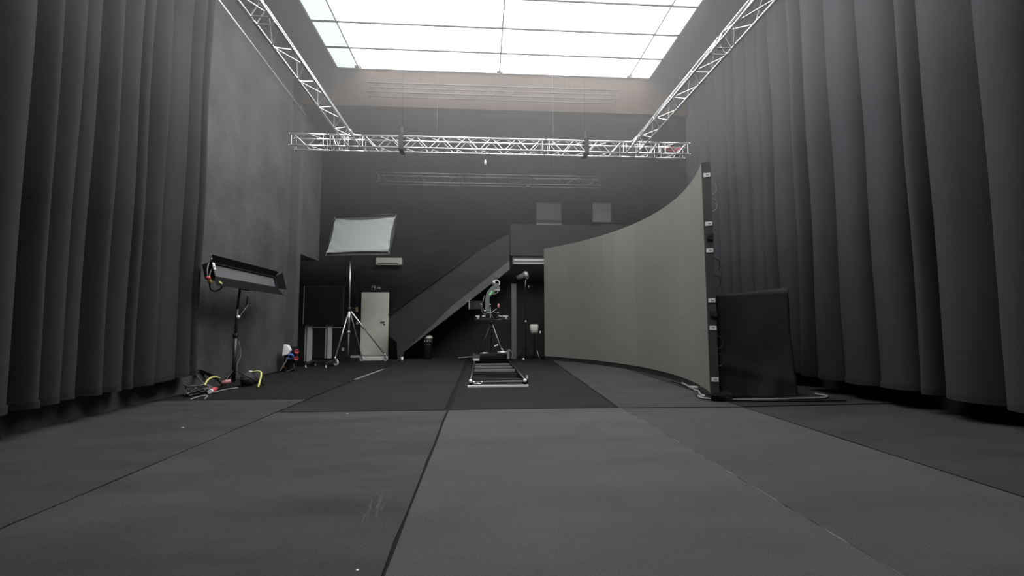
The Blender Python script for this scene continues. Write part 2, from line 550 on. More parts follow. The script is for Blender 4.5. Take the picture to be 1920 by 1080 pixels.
def curtain(label, X, y0, y1, z0, z1, seed, amp=0.11, pitch=0.42, side=1, lead=0.0):
    rnd = random.Random(seed)
    folds, y = [], y0
    while y < y1-0.12:
        w = pitch*rnd.uniform(0.55, 1.45)
        if y+w > y1-0.1:
            w = y1-y
        folds.append((y, w, amp*rnd.uniform(0.6, 1.25), rnd.uniform(-0.75, 0.75)))
        y += w
    cols = []
    for (ys, w, a, sk) in folds:
        n = 18
        for k in range(n):
            t = k/n
            ph = 2*math.pi*t
            k_ = 0.148+0.05*abs(sk)/0.75
            off = -math.cos(ph)+0.10*math.sin(2*ph+sk*4)
            cols.append((ys+w*(t-k_*math.sin(ph)+0.05*sk*(1-math.cos(ph))), a*off, rnd.random()))
    cols.append((y1, -folds[-1][2], 0.5))
    nz = 22
    ph1, ph2 = rnd.uniform(0, 6), rnd.uniform(0, 6)
    mb = MB()
    vv = []
    for j in range(nz+1):
        t = j/nz
        z = z0+(z1-z0)*t
        for (yc, off, _) in cols:
            grow = 1.0-0.35*t
            dy = 0.012*math.sin(z*0.6+ph1+yc*1.3)*(1-t)+0.005*math.sin(z*1.6+yc*3+ph2)
            zz = z
            if j == 0:
                zz = z+0.015*math.sin(yc*2.2+ph2)
            vv.append((X+side*(off*grow+0.012*math.sin(z*1.7+yc*2.3+ph2)), yc+dy+lead*(1-t), zz))
    n = len(cols)
    mb.add(vv, [(j*n+i, j*n+i+1, (j+1)*n+i+1, (j+1)*n+i) for j in range(nz) for i in range(n-1)], True)
    t = thing('curtain', label, 'curtain', (X, (y0+y1)/2, z0), 'black drapes along both sides of the studio')
    o = mb.build('drape', 'drape', t)
    md = o.modifiers.new('solid', 'SOLIDIFY')
    md.thickness = 0.006
    hm = MB()
    hv = []
    for j in range(2):
        for i in range(n):
            x, yv, zv = vv[i]
            hv.append((x+side*0.004, yv, zv-0.001+j*0.075))
    hm.add(hv, [(i, i+1, n+i+1, n+i) for i in range(n-1)], True)
    h = hm.build('hem', 'drape_hem', t)
    md = h.modifiers.new('solid', 'SOLIDIFY')
    md.thickness = 0.012
    return t


ZT = 7.85
curtain('black curtain at the far left edge, nearest the camera', -4.74, 1.2, 5.02, 0.30, ZT, 11, side=1, amp=0.185, pitch=0.42)
curtain('middle black curtain on the left between two others', -4.80, 5.06, 6.45, 0.30, ZT, 12, side=1, amp=0.155, pitch=0.34)
curtain('last black curtain on the left, ending beside the plaster wall', -4.80, 6.52, 7.78, 0.32, ZT, 13, side=1, amp=0.12, pitch=0.40)
curtain('black curtain at the far right edge, nearest the camera', 5.70, 1.2, 5.42, 0.24, ZT, 24, side=-1, amp=0.215, pitch=0.46)
curtain('middle black curtain on the right, its edge beside the draped box', 5.70, 5.5, 7.42, 0.25, ZT, 22, side=-1, amp=0.19, pitch=0.42)
curtain('rear black curtain on the right, hanging behind the curved screen', 5.86, 7.60, 12.0, 0.25, ZT, 23, side=-1, amp=0.17, pitch=0.50)
for nm, X, a, b in (('left', -4.80, 1.0, 7.9), ('right', 5.77, 1.0, 12.1)):
    r = MB().box((X-0.03, a, ZT), (X+0.03, b, ZT+0.06)).build('curtain_track', 'black_metal', origin=(X, (a+b)/2, ZT))
    tag(r, 'black ceiling track carrying the %s hand curtains' % nm, 'curtain track')
    for k in range(5):
        y = a+0.3+(b-a-0.6)*k/4
        MB().cyl((X, y, ZT+0.06), (X, y, ZC), 0.012, n=6).build('hanger', 'black_metal', r)

# thin pipe high along the left wall
pa, pb = Vector((-4.16, 2.6, 6.5)), Vector((-4.53, 11.3, 6.5))
pp = tag(MB().cyl(pa, pb, 0.025, n=8).build('hanging_pipe', 'aluminium', origin=(pa+pb)/2), 'thin metal pipe hung high along the left wall', 'pipe')
for k in (0.05, 0.95):
    c = pa+(pb-pa)*k
    MB().cyl(c, (c.x, c.y, ZC), 0.003, n=5).build('wire', 'dim_truss', pp)

# ================================================================== TRUSSES


def box_truss(label, axis, segs, lo, hi, zlo, zhi, m='aluminium', rc=0.0185, rb=0.009, pitch=0.27, spigots=True, group='lighting trusses under the ceiling', tri=False):
    """axis 'x' or 'y'; segs: list of (start, end); lo/hi: span on the other horizontal axis"""
    def P(s, o, z):
        return Vector((s, o, z)) if axis == 'x' else Vector((o, s, z))
    mid = (segs[0][0]+segs[-1][1])/2
    t = thing('box_truss', label, 'truss', P(mid, (lo+hi)/2, zlo), group)
    cor = {'fb': (lo, zlo), 'ft': (lo, zhi), 'rb': (hi, zlo), 'rt': (hi, zhi)} if not tri else {'fb': (lo, zlo), 'rb': (hi, zlo), 'ft': ((lo+hi)/2, zhi)}
    for (a, b) in segs:
        for c in cor.values():
            MB().cyl(P(a, *c), P(b, *c), rc, n=10).build('chord', m, t)
            if spigots:
                MB().cyl(P(b, *c), P(b+0.035, *c), rc*1.05, rc*0.55, n=8).build('coupler', m, t)
                MB().cyl(P(a, *c), P(a-0.035, *c), rc*1.05, rc*0.55, n=8).build('coupler', m, t)
        n = max(2, 2*round((b-a-0.1)/(2*pitch)))
        for (u, v) in ((('fb', 'ft'), ('rb', 'rt'), ('ft', 'rt'), ('fb', 'rb')) if not tri else (('fb', 'ft'), ('rb', 'ft'), ('fb', 'rb'))):
            pu, pv = cor[u], cor[v]
            rbb = rb if (u, v) in (('fb', 'ft'), ('fb', 'rb')) and (tri or v == 'ft') else rb*0.6
            for e in (a+0.03, b-0.03):
                MB().cyl(P(e, *pu), P(e, *pv), rbb, n=6, cap=False).build('end_brace', m, t)
            L = (b-a-0.12)/n
            for k in range(n):
                s0, s1 = a+0.06+k*L, a+0.06+(k+1)*L
                if k % 2 == 0:
                    MB().cyl(P(s0+0.015, *pv), P(s1-0.015, *pu), rbb, n=6, cap=False).build('brace', m, t)
                else:
                    MB().cyl(P(s0+0.015, *pu), P(s1-0.015, *pv), rbb, n=6, cap=False).build('brace', m, t)
    return t


YT, ZB, ZTP = 9.0, 4.795, 5.035
box_truss('bright aluminium cross truss spanning the room over the track', 'x', [(-3.91, -3.22), (-3.14, -2.80), (-2.49, 1.30), (1.38, 3.04), (3.34, 3.82), (3.90, 4.46)], YT, YT+0.24, ZB, ZTP)
box_truss('aluminium truss running overhead toward the camera on the left', 'y', [(1.6, 5.18), (5.26, 8.62)], -2.75, -2.51, ZB, ZB+0.21, tri=True, pitch=0.42)
box_truss('aluminium truss running overhead toward the camera on the right', 'y', [(1.6, 5.42), (5.50, 8.62)], 3.07, 3.31, ZB, ZB+0.21, tri=True, pitch=0.42)
for xa, nm in ((-2.75, 'left'), (3.07, 'right')):
    t = thing('truss_corner', 'aluminium corner block joining cross truss and %s side truss' % nm, 'truss corner', (xa+0.12, 8.95, ZB), 'lighting trusses under the ceiling')
    for z in (ZB, ZTP):
        for y in (9.0, 9.24):
            MB().cyl((xa-0.02, y, z), (xa+0.26, y, z), 0.0185, n=10).build('chord', 'aluminium', t)
    for x in (xa, xa+0.24):
        MB().cyl((x, 8.66, ZB), (x, 9.0, ZB), 0.0185, n=10).build('chord', 'aluminium', t)
        MB().cyl((x, 9.0, ZB), (x, 9.0, ZTP), 0.009, n=6).build('post', 'aluminium', t)
    MB().cyl((xa+0.12, 8.66, ZB+0.21), (xa+0.12, 9.0, ZTP), 0.0185, n=10).build('chord', 'aluminium', t)
    MB().cyl((xa, 8.75, ZB), (xa+0.12, 8.75, ZB+0.21), 0.009, n=6).build('post', 'aluminium', t)
box_truss('dim dark cross truss behind and below the bright one', 'x', [(-2.72, -0.6), (-0.55, 1.2), (1.25, 3.18)], 11.45, 11.69, 4.86, 5.10, m='dim_truss', rc=0.016, rb=0.006)
box_truss('faint dark truss high against the brown wooden beam', 'x', [(-2.96, 0.3), (0.36, 3.62)], 11.15, 11.39, 7.13, 7.38, m='dim_truss', rc=0.016, rb=0.006)

# black slings round the cross truss with steel lines to the ceiling
for x, lb in ((-1.68, 'left'), (2.21, 'right')):
    t = thing('truss_sling', 'black sling wrapped round the cross truss on the %s' % lb, 'sling', (x, 9.12, ZB-0.04), 'slings holding the cross truss')
    a, b = 0.046, 0.045
    for (y0, y1, z0, z1) in ((YT-b, YT-b+0.012, ZB-b, ZTP+b), (YT+0.24+b-0.012, YT+0.24+b, ZB-b, ZTP+b), (YT-b, YT+0.24+b, ZB-b, ZB-b+0.012), (YT-b, YT+0.24+b, ZTP+b-0.012, ZTP+b)):
        MB().box((x-a, y0, z0), (x+a, y1, z1)).build('strap', 'black_cloth', t)
    MB().box((x-0.022, 9.08, ZTP+b), (x+0.022, 9.16, ZTP+b+0.2)).build('hook', 'black_metal', t)
    MB().cyl((x, 9.12, ZTP+b+0.18), (x, 9.12, ZC), 0.005, n=6).build('steel_line', 'dim_truss', t)
for x, y in ((-2.63, 4.2), (3.19, 4.2), (-1.2, 11.46), (1.9, 11.46), (-1.6, 11.15), (2.3, 11.15)):
    t = tag(MB().cyl((x, y, (ZB+0.21) if y < 10 else (5.1 if y > 11.4 else 7.37)), (x, y, ZC), 0.005, n=6).build('suspension_line', 'dim_truss', origin=(x, y, ZC)), '%s steel line holding the %s truss' % ('left' if x < 0 else 'right', 'side' if y < 10 else ('dim rear' if y > 11.4 else 'faint high')), 'line')
# red cable looped in the right end of the truss, small lamp clip hanging under it
tag(MB().tube(smoothpath([(3.95, 9.1, 4.92), (4.08, 9.05, 4.98), (4.2, 9.12, 4.90), (4.3, 9.08, 4.97), (4.18, 9.14, 4.94), (4.02, 9.1, 4.90)]), 0.008, 6).build('red_cable', 'plug_red', origin=(4.1, 9.1, 4.82)), 'thin red cable looped inside the right end of the cross truss', 'cable')
c = at(910, 298, 9.12)
cl = thing('hanging_sensor', 'tiny white sensor dangling under the cross truss', 'sensor', c)
MB().cyl((c.x, c.y, ZB-0.02), (c.x, c.y, c.z-0.02), 0.003, n=5).build('cord', 'cable_black', cl)
MB().lathe((c.x, c.y, c.z-0.13), [(0.012, 0), (0.02, 0.02), (0.02, 0.08), (0.01, 0.11)], 10).build('housing', 'tag_white', cl)

# ================================================================== CURVED SCREEN WALL
CX, CY, RR = -3.973, 9.188, 7.84
A0, A1 = math.radians(-20.6), math.radians(40.2)
ZP0, ZP1 = 0.125, 3.62
NC, NR = 16, 3


def arc(a, r, z):
    return Vector((CX+r*math.cos(a), CY+r*math.sin(a), z))


led = thing('led_wall', 'tall curved grey LED screen wall standing on the floor', 'LED wall', arc(0.15, RR, 0))
da = (A1-A0)/NC
for i in range(NC):
    for k in range(NR):
        g = 0.0012/RR
        a, b = A0+i*da+g, A0+(i+1)*da-g
        h = (ZP1-ZP0)/NR
        z0, z1 = ZP0+k*h+0.001, ZP0+(k+1)*h-0.001
        vv = []
        for r in (RR, RR+0.045):
            for z in (z0, z1):
                for s in range(4):
                    vv.append(arc(a+(b-a)*s/3, r, z))
        ff = []
        for s in range(3):
            ff += [(s, s+1, s+5, s+4), (s+9, s+8, s+12, s+13), (s+1, s, s+8, s+9), (s+4, s+5, s+13, s+12)]
        ff += [(0, 4, 12, 8), (7, 3, 11, 15)]
        MB().add(vv, ff).build('screen_panel', 'led_face_%d' % ((i*7+i//3) % 4), led)
    # back housing of the column
    a, b = A0+i*da+0.0006, A0+(i+1)*da-0.0006
    MB().prism([arc(a, RR+0.047, ZP0), arc(b, RR+0.047, ZP0), arc(b, RR+0.13, ZP0), arc(a, RR+0.13, ZP0)], (0, 0, ZP1-ZP0-0.002)).build('back_housing', 'led_side', led)
# curved base
mb = MB()
N = 40
vv = []
for i in range(N+1):
    a = A0+(A1-A0)*i/N
    for r, z in ((RR+0.012, 0.012), (RR+0.012, ZP0-0.004), (RR+0.30, ZP0-0.004), (RR+0.30, 0.012)):
        vv.append(arc(a, r, z))
mb.add(vv, [(i*4+j, i*4+(j+1) % 4, i*4+4+(j+1) % 4, i*4+4+j) for i in range(N) for j in range(4)]+[(0, 1, 2, 3), (N*4+3, N*4+2, N*4+1, N*4)])
mb.build('base', 'black_metal', led)
for i in range(1, 6):
    a = A0+(A1-A0)*(i-0.5)/5
    MB().bar(arc(a, RR+0.15, 1.9), arc(a, RR+0.95, 0.05), 0.04, 0.04).bar(arc(a, RR+0.3, 0.03), arc(a, RR+1.0, 0.03), 0.05, 0.04).build('rear_brace', 'black_metal', led)
# end profile with tags, handles and latches
er = A0-0.0008
eu = Vector((-math.sin(A0), math.cos(A0), 0))*-1       # outward from the near end
ex = Vector((math.cos(A0), math.sin(A0), 0))
ef = MB().prism([arc(er, RR, ZP0), arc(er, RR+0.125, ZP0), arc(er, RR+0.125, ZP0)+eu*0.012, arc(er, RR, ZP0)+eu*0.012], (0, 0, ZP1-ZP0)).build('end_profile', 'led_side', led)
hp = (ZP1-ZP0)/3
for k in range(3):
    for fz, sg in ((0.175, 0), (0.825, 1)):
        zc = ZP0+(k+fz)*hp
        c = arc(er, RR+0.072, zc)+eu*0.016
        tg = MB().obox(c, ex, (0, 0, 1), eu, 0.048, 0.031, 0.004).build('inventory_tag', 'tag_white', led)
        MB().obox(c+eu*0.005+ex*0.012, ex, (0, 0, 1), eu, 0.008, 0.007, 0.0015).obox(c+eu*0.005+ex*-0.006+Vector((0, 0, 0.004)), ex, (0, 0, 1), eu, 0.003, 0.012, 0.0015).build('tag_mark', 'black_plastic', tg)
    for fz in (0.42, 0.64):
        zc = ZP0+(k+fz)*hp
        c = arc(A0, RR+0.135, zc)
        MB().tube(smoothpath([c+Vector((0, 0, 0.1)), c+ex*0.06+Vector((0, 0, 0.05)), c+ex*0.06-Vector((0, 0, 0.05)), c-Vector((0, 0, 0.1))]), 0.008, 6).build('cable_loop', 'cable_grey' if k == 2 else 'cable_black', led)
    if k:
        c = arc(er, RR+0.085, ZP0+k*hp)+eu*0.02
        lt = MB().obox(c, ex, (0, 0, 1), eu, 0.05, 0.04, 0.012).build('latch', 'black_metal', led)
        for dz in (-0.02, 0.012):
            MB().obox(c+eu*0.013+Vector((0, 0, dz))-ex*0.015, ex, (0, 0, 1), eu, 0.012, 0.006, 0.004).build('latch_pin', 'chrome', lt)
MB().obox(arc(er, RR+0.06, ZP0-0.02)+eu*0.03, ex, (0, 0, 1), eu, 0.13, 0.012, 0.02).build('foot_plate', 'black_metal', led)
# cable bundle lying along the foot of the screen, then out across the mats
pts = [arc(A0+math.radians(s), RR-0.05-0.03*math.sin(s*1.7), 0.03) for s in (14, 11, 8, 6, 4, 2.2)]
pts += [Vector((3.34, 6.75, 0.03)), Vector((3.36, 6.53, 0.028)), Vector((3.75, 6.42, 0.028)), Vector((4.24, 6.39, 0.028)), Vector((4.7, 6.42, 0.028)), Vector((5.1, 6.44, 0.028)), Vector((5.32, 6.6, 0.028)), Vector((5.28, 6.8, 0.028))]
tag(MB().tube(smoothpath(pts, 6), 0.016, 7).build('power_cable', 'cable_grey', origin=(4.0, 6.5, 0.01)), 'grey cable running from the foot of the curved screen past the draped box', 'cable')
pts = [arc(A0+math.radians(s), RR-0.11-0.03*math.sin(s*2.3+1), 0.028) for s in (17, 13, 10, 7, 5, 3, 1.4)]+[Vector((3.46, 6.42, 0.028)), Vector((4.1, 6.30, 0.028)), Vector((4.6, 6.24, 0.028)), Vector((5.3, 6.22, 0.028))]
tag(MB().tube(smoothpath(pts, 6), 0.013, 7).build('power_cable', 'cable_black', origin=(3.5, 7.4, 0.01)), 'black cable lying along the foot of the curved screen', 'cable')
cb = thing('cable_connector', 'inline cable connector at the foot of the curved screen', 'connector', flo(1303, 733))
c = flo(1303, 733)
MB().cyl(c+Vector((0.09, -0.06, 0.05)), c+Vector((-0.07, 0.06, 0.05)), 0.035, n=10).build('shell', 'cable_grey', cb)
MB().cyl(c+Vector((0.13, -0.09, 0.05)), c+Vector((0.09, -0.06, 0.05)), 0.024, n=10).build('nut', 'black_plastic', cb)

# ================================================================== DRAPED BOX right of the screen
bx = thing('draped_box', 'tall box draped in black cloth beside the end of the curved screen', 'draped box', (4.3, 7.0, 0.01))
mb = MB()
x0, x1, y0, y1, zt = 3.70, 4.87, 6.72, 7.30, 1.66
ring = []
for (ax, ay, bx_, by, n) in ((x0, y0, x1, y0, 26), (x1, y0, x1, y1, 12), (x1, y1, x0, y1, 26), (x0, y1, x0, y0, 12)):
    for k in range(n):
        ring.append((ax+(bx_-ax)*k/n, ay+(by-ay)*k/n))
n = len(ring)
cxm, cym = (x0+x1)/2, (y0+y1)/2
nz = 24
vv = []
for j in range(nz+1):
    t = j/nz                       # 0 top, 1 bottom
    for i, (x, y) in enumerate(ring):
        dx, dy = x-cxm, y-cym
        fl = 0.10*max(0.0, t-0.35)**1.5
        wav = 0.016*t*math.sin(i*0.55+1.3*math.sin(t*5))+0.010*math.sin(i*0.31+t*9)*t
        corner = 1.0 if (abs(dx) > 0.5 and dx > 0) else 0.3
        ox = (1 if dx > 0 else -0.25)*(fl*corner)
        zz = zt-(zt-0.022)*t
        if j == 0:
            zz = zt+0.03*(dx/0.58)
        zz += 0.03*(dx/0.58)*(1-t)
        crease = 0.02*math.exp(-((t-0.78-0.15*dx)/0.05)**2)
        oy = (-1 if y < cym else 1)*(0.12*max(0, t-0.8)*(1+0.5*math.sin(i*0.5))+wav+crease*(1 if abs(dy) > 0.25 else 0))
        vv.append((x+ox+0.4*wav, y+oy, max(zz, 0.02)))
mb.add(vv, [(j*n+i, j*n+(i+1) % n, (j+1)*n+(i+1) % n, (j+1)*n+i) for j in range(nz) for i in range(n)], True)
o = len(mb.v)
mb.v.append((cxm, cym, zt-0.01))
for i in range(n):
    mb.f.append((i, (i+1) % n, o)); mb.sm.append(True)
mb.build('cloth', 'black_cloth', bx)
bevel(MB().box((x0+0.06, y0+0.08, 0.012), (x1-0.06, y1-0.08, zt-0.07)).build('crate', 'black_plastic', bx), 0.01)

# ================================================================== PANEL LIGHT ON STAND (left wall)
LX = -4.5
pl = thing('panel_light', 'long black panel light with open barn doors near the left wall', 'film light', (LX, 8.7, 1.83))
ya, yb = 7.62, 9.92
zc0 = 2.07
nrm = Vector((0.955, 0.0, 0.25)).normalized()     # the face looks into the room
upv = Vector((-0.25, 0, 0.955)).normalized()
yv = Vector((0, 1, 0))
ctr = Vector((LX, (ya+yb)/2, zc0))
hl, hh = (yb-ya)/2, 0.135
bevel(MB().obox(ctr-nrm*0.07, yv, upv, nrm, hl, hh, 0.06).build('housing', 'black_metal', pl), 0.02)
fr = MB()
for s in (-1, 1):
    fr.obox(ctr+upv*s*(hh-0.012), yv, upv, nrm, hl, 0.012, 0.03)
    fr.obox(ctr+yv*s*(hl-0.02), yv, upv, nrm, 0.02, hh, 0.03)
fr.build('front_frame', 'black_plastic', pl)
MB().obox(ctr-nrm*0.004, yv, upv, nrm, hl-0.04, hh-0.024, 0.004).build('diffuser', 'diffuser', pl)


def flap(base, along, out, half, depth, name, taper=0.0, m='black_metal'):
    base, along, out = Vector(base), Vector(along).normalized(), Vector(out).normalized()
    th = along.cross(out)*0.004
    MB().prism([base-along*half, base+along*half, base+along*(half+taper)+out*depth, base-along*(half+taper)+out*depth], th).build(name, m, pl)


flap(ctr-upv*hh+nrm*0.03, yv, nrm*0.30-upv*0.95, hl, 0.165, 'barn_door', 0.08, 'flap_black')
flap(ctr+upv*hh+nrm*0.03, yv, nrm*0.6+upv*0.75, hl, 0.12, 'barn_door', 0.06, 'flap_black')
flap(ctr+yv*hl+nrm*0.03, upv, nrm*0.85+yv*0.5, hh, 0.16, 'barn_door', 0.06, 'flap_black')
flap(ctr-yv*hl+nrm*0.03, upv, nrm*0.5-yv*0.85, hh, 0.16, 'barn_door', 0.06, 'flap_black')
MB().obox(ctr-yv*(hl-0.05)+upv*0.06+nrm*0.035, yv, upv, nrm, 0.03, 0.06, 0.006).build('spec_label', 'tag_white', pl)
yk = MB()
yk.bar(ctr+Vector((-0.02, -0.12, -0.24)), ctr+Vector((-0.02, 0.12, -0.24)), 0.04, 0.03)
yk.build('yoke', 'black_metal', pl)
e0 = ctr-yv*(hl+0.02)
MB().tube(smoothpath([e0+Vector((0.02, 0, 0.19)), e0+Vector((0.03, -0.09, 0.10)), e0+Vector((0.05, -0.16, -0.04)), e0+Vector((0.06, -0.15, -0.15))]), 0.011, 6).build('feed_cable', 'cable_grey', pl)
MB().tube(smoothpath([e0+Vector((0.06, 0.02, 0.05)), e0+Vector((0.07, -0.09, -0.02)), e0+Vector((0.07, -0.13, -0.13))]), 0.010, 6).build('feed_cable', 'cable_grey', pl)
MB().cyl(e0+Vector((0.06, -0.15, -0.13)), e0+Vector((0.07, -0.10, -0.23)), 0.03, n=10).build('plug', 'plug_yellow', pl)
MB().cyl(e0+Vector((0.07, -0.16, -0.13)), e0+Vector((0.07, -0.15, -0.18)), 0.033, n=10).build('plug_collar', 'plug_red', pl)
MB().cyl(e0+Vector((0.10, 0.08, -0.20)), e0+Vector((0.10, 0.2, -0.25)), 0.028, n=10).build('plug', 'hose_yellow', pl)
MB().tube(smoothpath([e0+Vector((0.07, -0.11, -0.22)), e0+Vector((0.06, -0.05, -0.34)), e0+Vector((0.05, 0.15, -0.34)), e0+Vector((0.04, 0.3, -0.26))]), 0.012, 6).build('feed_cable', 'cable_black', pl)

ls = thing('light_stand', 'black tube stand carrying the long panel light', 'light stand', (-4.55, 8.55, 0.012))
S = Vector((-4.55, 8.55, 0))
MB().cyl(S+Vector((0, 0, 0.12)), S+Vector((0, 0, 0.95)), 0.035, n=12).build('lower_tube', 'black_metal', ls)
MB().cyl(S+Vector((0, 0, 0.95)), S+Vector((0.01, 0, 1.45)), 0.028, n=12).build('middle_tube', 'black_metal', ls)
MB().cyl(S+Vector((0.01, 0, 1.45)), S+Vector((0.03, 0.02, 1.83)), 0.022, n=12).build('upper_tube', 'black_metal', ls)
MB().lathe(S+Vector((0, 0, 0.92)), [(0.04, 0), (0.048, 0.02), (0.048, 0.06), (0.036, 0.08)], 14).build('collar', 'black_plastic', ls)
kb = S+Vector((0.05, -0.03, 1.30))
MB().lathe(kb, [(0.006, -0.03), (0.026, -0.022), (0.034, 0), (0.026, 0.022), (0.006, 0.03)], 12, axis=(1, -1, 0)).build('knob', 'tag_white', ls)
MB().cyl(kb+Vector((0.0, 0.05, 0.02)), kb+Vector((0.02, 0.28, 0.24)), 0.004, n=6).build('crank', 'aluminium_dull', ls)
MB().cyl(S+Vector((0.02, 0.33, 1.70)), S+Vector((0.02, 0.28, 1.50)), 0.012, n=8).build('tilt_handle', 'black_plastic', ls)
MB().tube(smoothpath([S+Vector((0.05, 0.03, 0.85)), S+Vector((0.07, 0.08, 0.6)), S+Vector((0.05, 0.0, 0.42)), S+Vector((0.06, 0.02, 0.2))]), 0.006, 6).build('dangling_wire', 'cable_grey', ls)
for ang in (20, 140, 262):
    dv = Vector((math.cos(math.radians(ang)), math.sin(math.radians(ang)), 0))
    r_ = 0.36 if dv.x < 0 else 0.5
    MB().cyl(S+Vector((0, 0, 0.34)), S+dv*r_+Vector((0, 0, 0.03)), 0.014, n=8).cyl(S+Vector((0, 0, 0.15)), S+dv*r_*0.6+Vector((0, 0, 0.15)), 0.010, n=8).build('leg', 'black_metal', ls)

# sandbag, hose, cables, plugs by the foot of the stand
sb = thing('sandbag', 'black saddle sandbag beside the foot of the panel light stand', 'sandbag', (-4.36, 8.95, 0.012))
mb = MB()
for s in (-1, 1):
    prof = [(0.02, 0.0), (0.11, 0.02), (0.13, 0.11), (0.11, 0.2), (0.03, 0.24)]
    mb.lathe((-4.42, 8.95+s*0.15, 0.013), prof, 14)
mb.build('bag', 'sandbag', sb)
MB().tube(smoothpath([(-4.42, 8.82, 0.24), (-4.42, 8.95, 0.30), (-4.42, 9.08, 0.24)]), 0.014, 6).build('strap', 'black_cloth', sb)
h0, h1, h2 = Vector((-4.32, 8.98, 0.27)), flo(464, 700, 0.22), flo(484, 726, 0.03)
ho = thing('yellow_hose', 'short yellow hose arching over the sandbag to the floor', 'hose', (h2.x, h2.y, 0.012))
MB().tube(smoothpath([Vector((-4.38, 8.85, 0.26)), Vector((-4.22, 8.80, 0.275)), Vector((-4.15, 8.74, 0.22)), Vector((h2.x, h2.y, 0.03))]), 0.016, 8).build('tube', 'hose_yellow', ho)
MB().cyl((-4.44, 8.87, 0.265), (-4.37, 8.85, 0.262), 0.022, n=8).build('end_fitting', 'tag_white', ho)
coil_c = flo(400, 728)
hs = thing('hose_piece', 'pale yellow hose end curling over the cable coil', 'hose', (coil_c.x, coil_c.y, 0.012))
p0, p1, p2 = atx(383, 723, -4.72), atx(391, 711, -4.74), atx(412, 709, -4.76)
MB().tube(smoothpath([p0, p1, (p1+p2)/2+Vector((0, 0, 0.03)), p2]), 0.017, 8).build('tube', 'hose_yellow', hs)
for k, (c, R_, m_, lab) in enumerate(((flo(404, 733), 0.19, 'cable_black', 'round black cable coil on the floor below the panel light'),
                                      (flo(529, 693), 0.20, 'cable_black', 'black cable coil on the floor at the foot of the pilaster'))):
    o = thing('cable_coil', lab, 'cable coil', (c.x, c.y, 0.012))
    for j in range(4):
        ri = R_*(1-0.07*j)
        if k == 0:      # leaning against the wall
            ring_ = [Vector((-4.60-0.19*(1+math.sin(t_*0.27))-0.012*j, c.y+0.03*j+ri*1.25*math.cos(t_*0.27), 0.026+ri*0.9*(1+math.sin(t_*0.27))+0.006*math.sin(t_*1.3+j))) for t_ in range(24)]
        else:
            ring_ = [Vector((c.x+0.12+ri*math.cos(t_*0.26+j)*0.8, c.y-0.1+0.02*j+ri*1.3*math.sin(t_*0.26+j), 0.026+0.018*j+0.05*max(0, math.sin(t_*0.26+j*2)))) for t_ in range(25)]
        MB().tube(ring_, 0.010, 6).build('loop', m_ if j % 2 == 0 else 'cable_mid', o)
for lab, (a, b), m_ in (('red mains plug lying in the cable coil', ((396, 733), (409, 727)), 'plug_red'),):
    a_, b_ = flo(*a, 0.05), flo(*b, 0.06)
    dv = (b_-a_).normalized()
    b_ = a_+dv*0.22
    o = thing('mains_plug', lab, 'plug', (a_.x, a_.y, 0.012))
    MB().cyl(a_, b_, 0.045, 0.036, n=12).build('body', m_, o)
    MB().cyl(a_-dv*0.06, a_, 0.036, n=12).build('collar', 'tag_white', o)
    MB().cyl(b_, b_+dv*0.06, 0.022, n=10).build('cable_end', 'cable_black', o)
    c3 = b_+dv*0.03+Vector((0.02, 0.1, 0.08))
    MB().cyl(c3, c3+Vector((0.1, 0.09, 0.02)), 0.035, n=10).build('socket', 'pink_plastic', o)
loose = [((345, 741), (360, 736), (378, 730), (392, 725), 'cable_grey', 'pale grey cable running off under the left curtain'),
         ((357, 749), (372, 744), (388, 742), (384, 748), 'cable_grey', 'bent pale cable end nearest the camera on the left floor'),
         ((340, 735), (352, 742), (370, 739), (384, 733), 'cable_black', 'thick black cable bundle at the end of the left curtain'),
         ((378, 733), (400, 736), (420, 731), (446, 727), 'cable_grey', 'thin grey cable trailing right from the cable coil'),
         ((470, 708), (490, 703), (508, 698), (522, 691), 'cable_black', 'black cable along the foot of the left wall')]
for a, b, c, e, m_, lab in loose:
    pts = [flo(*q, 0.028) for q in (a, b, c, e)]
    for q in pts:
        q.x = max(q.x, -4.95)
    tag(MB().tube(smoothpath(pts, 5), 0.012 if m_ == 'cable_grey' else 0.02, 6).build('loose_cable', m_, origin=(pts[1].x, pts[1].y, 0.012)), lab, 'cable', 'cables on the floor by the left wall')

tg_ = thing('cable_tangle', 'tangle of thin grey cables on the floor at the curtain end', 'cables', (-4.6, 7.7, 0.012))
tr_ = random.Random(3)
for j in range(7):
    pts = []
    for q in range(6):
        c_ = flo(345+q*9+tr_.uniform(-5, 5), 741-q*2.2+tr_.uniform(-5, 6), 0.03)
        pts.append(Vector((max(c_.x, -4.93), c_.y, 0.026+0.02*j+tr_.uniform(0, 0.03))))
    MB().tube(smoothpath(pts, 4), 0.008, 6).build('strand', ('cable_black', 'cable_mid', 'cable_grey')[j % 3], tg_)
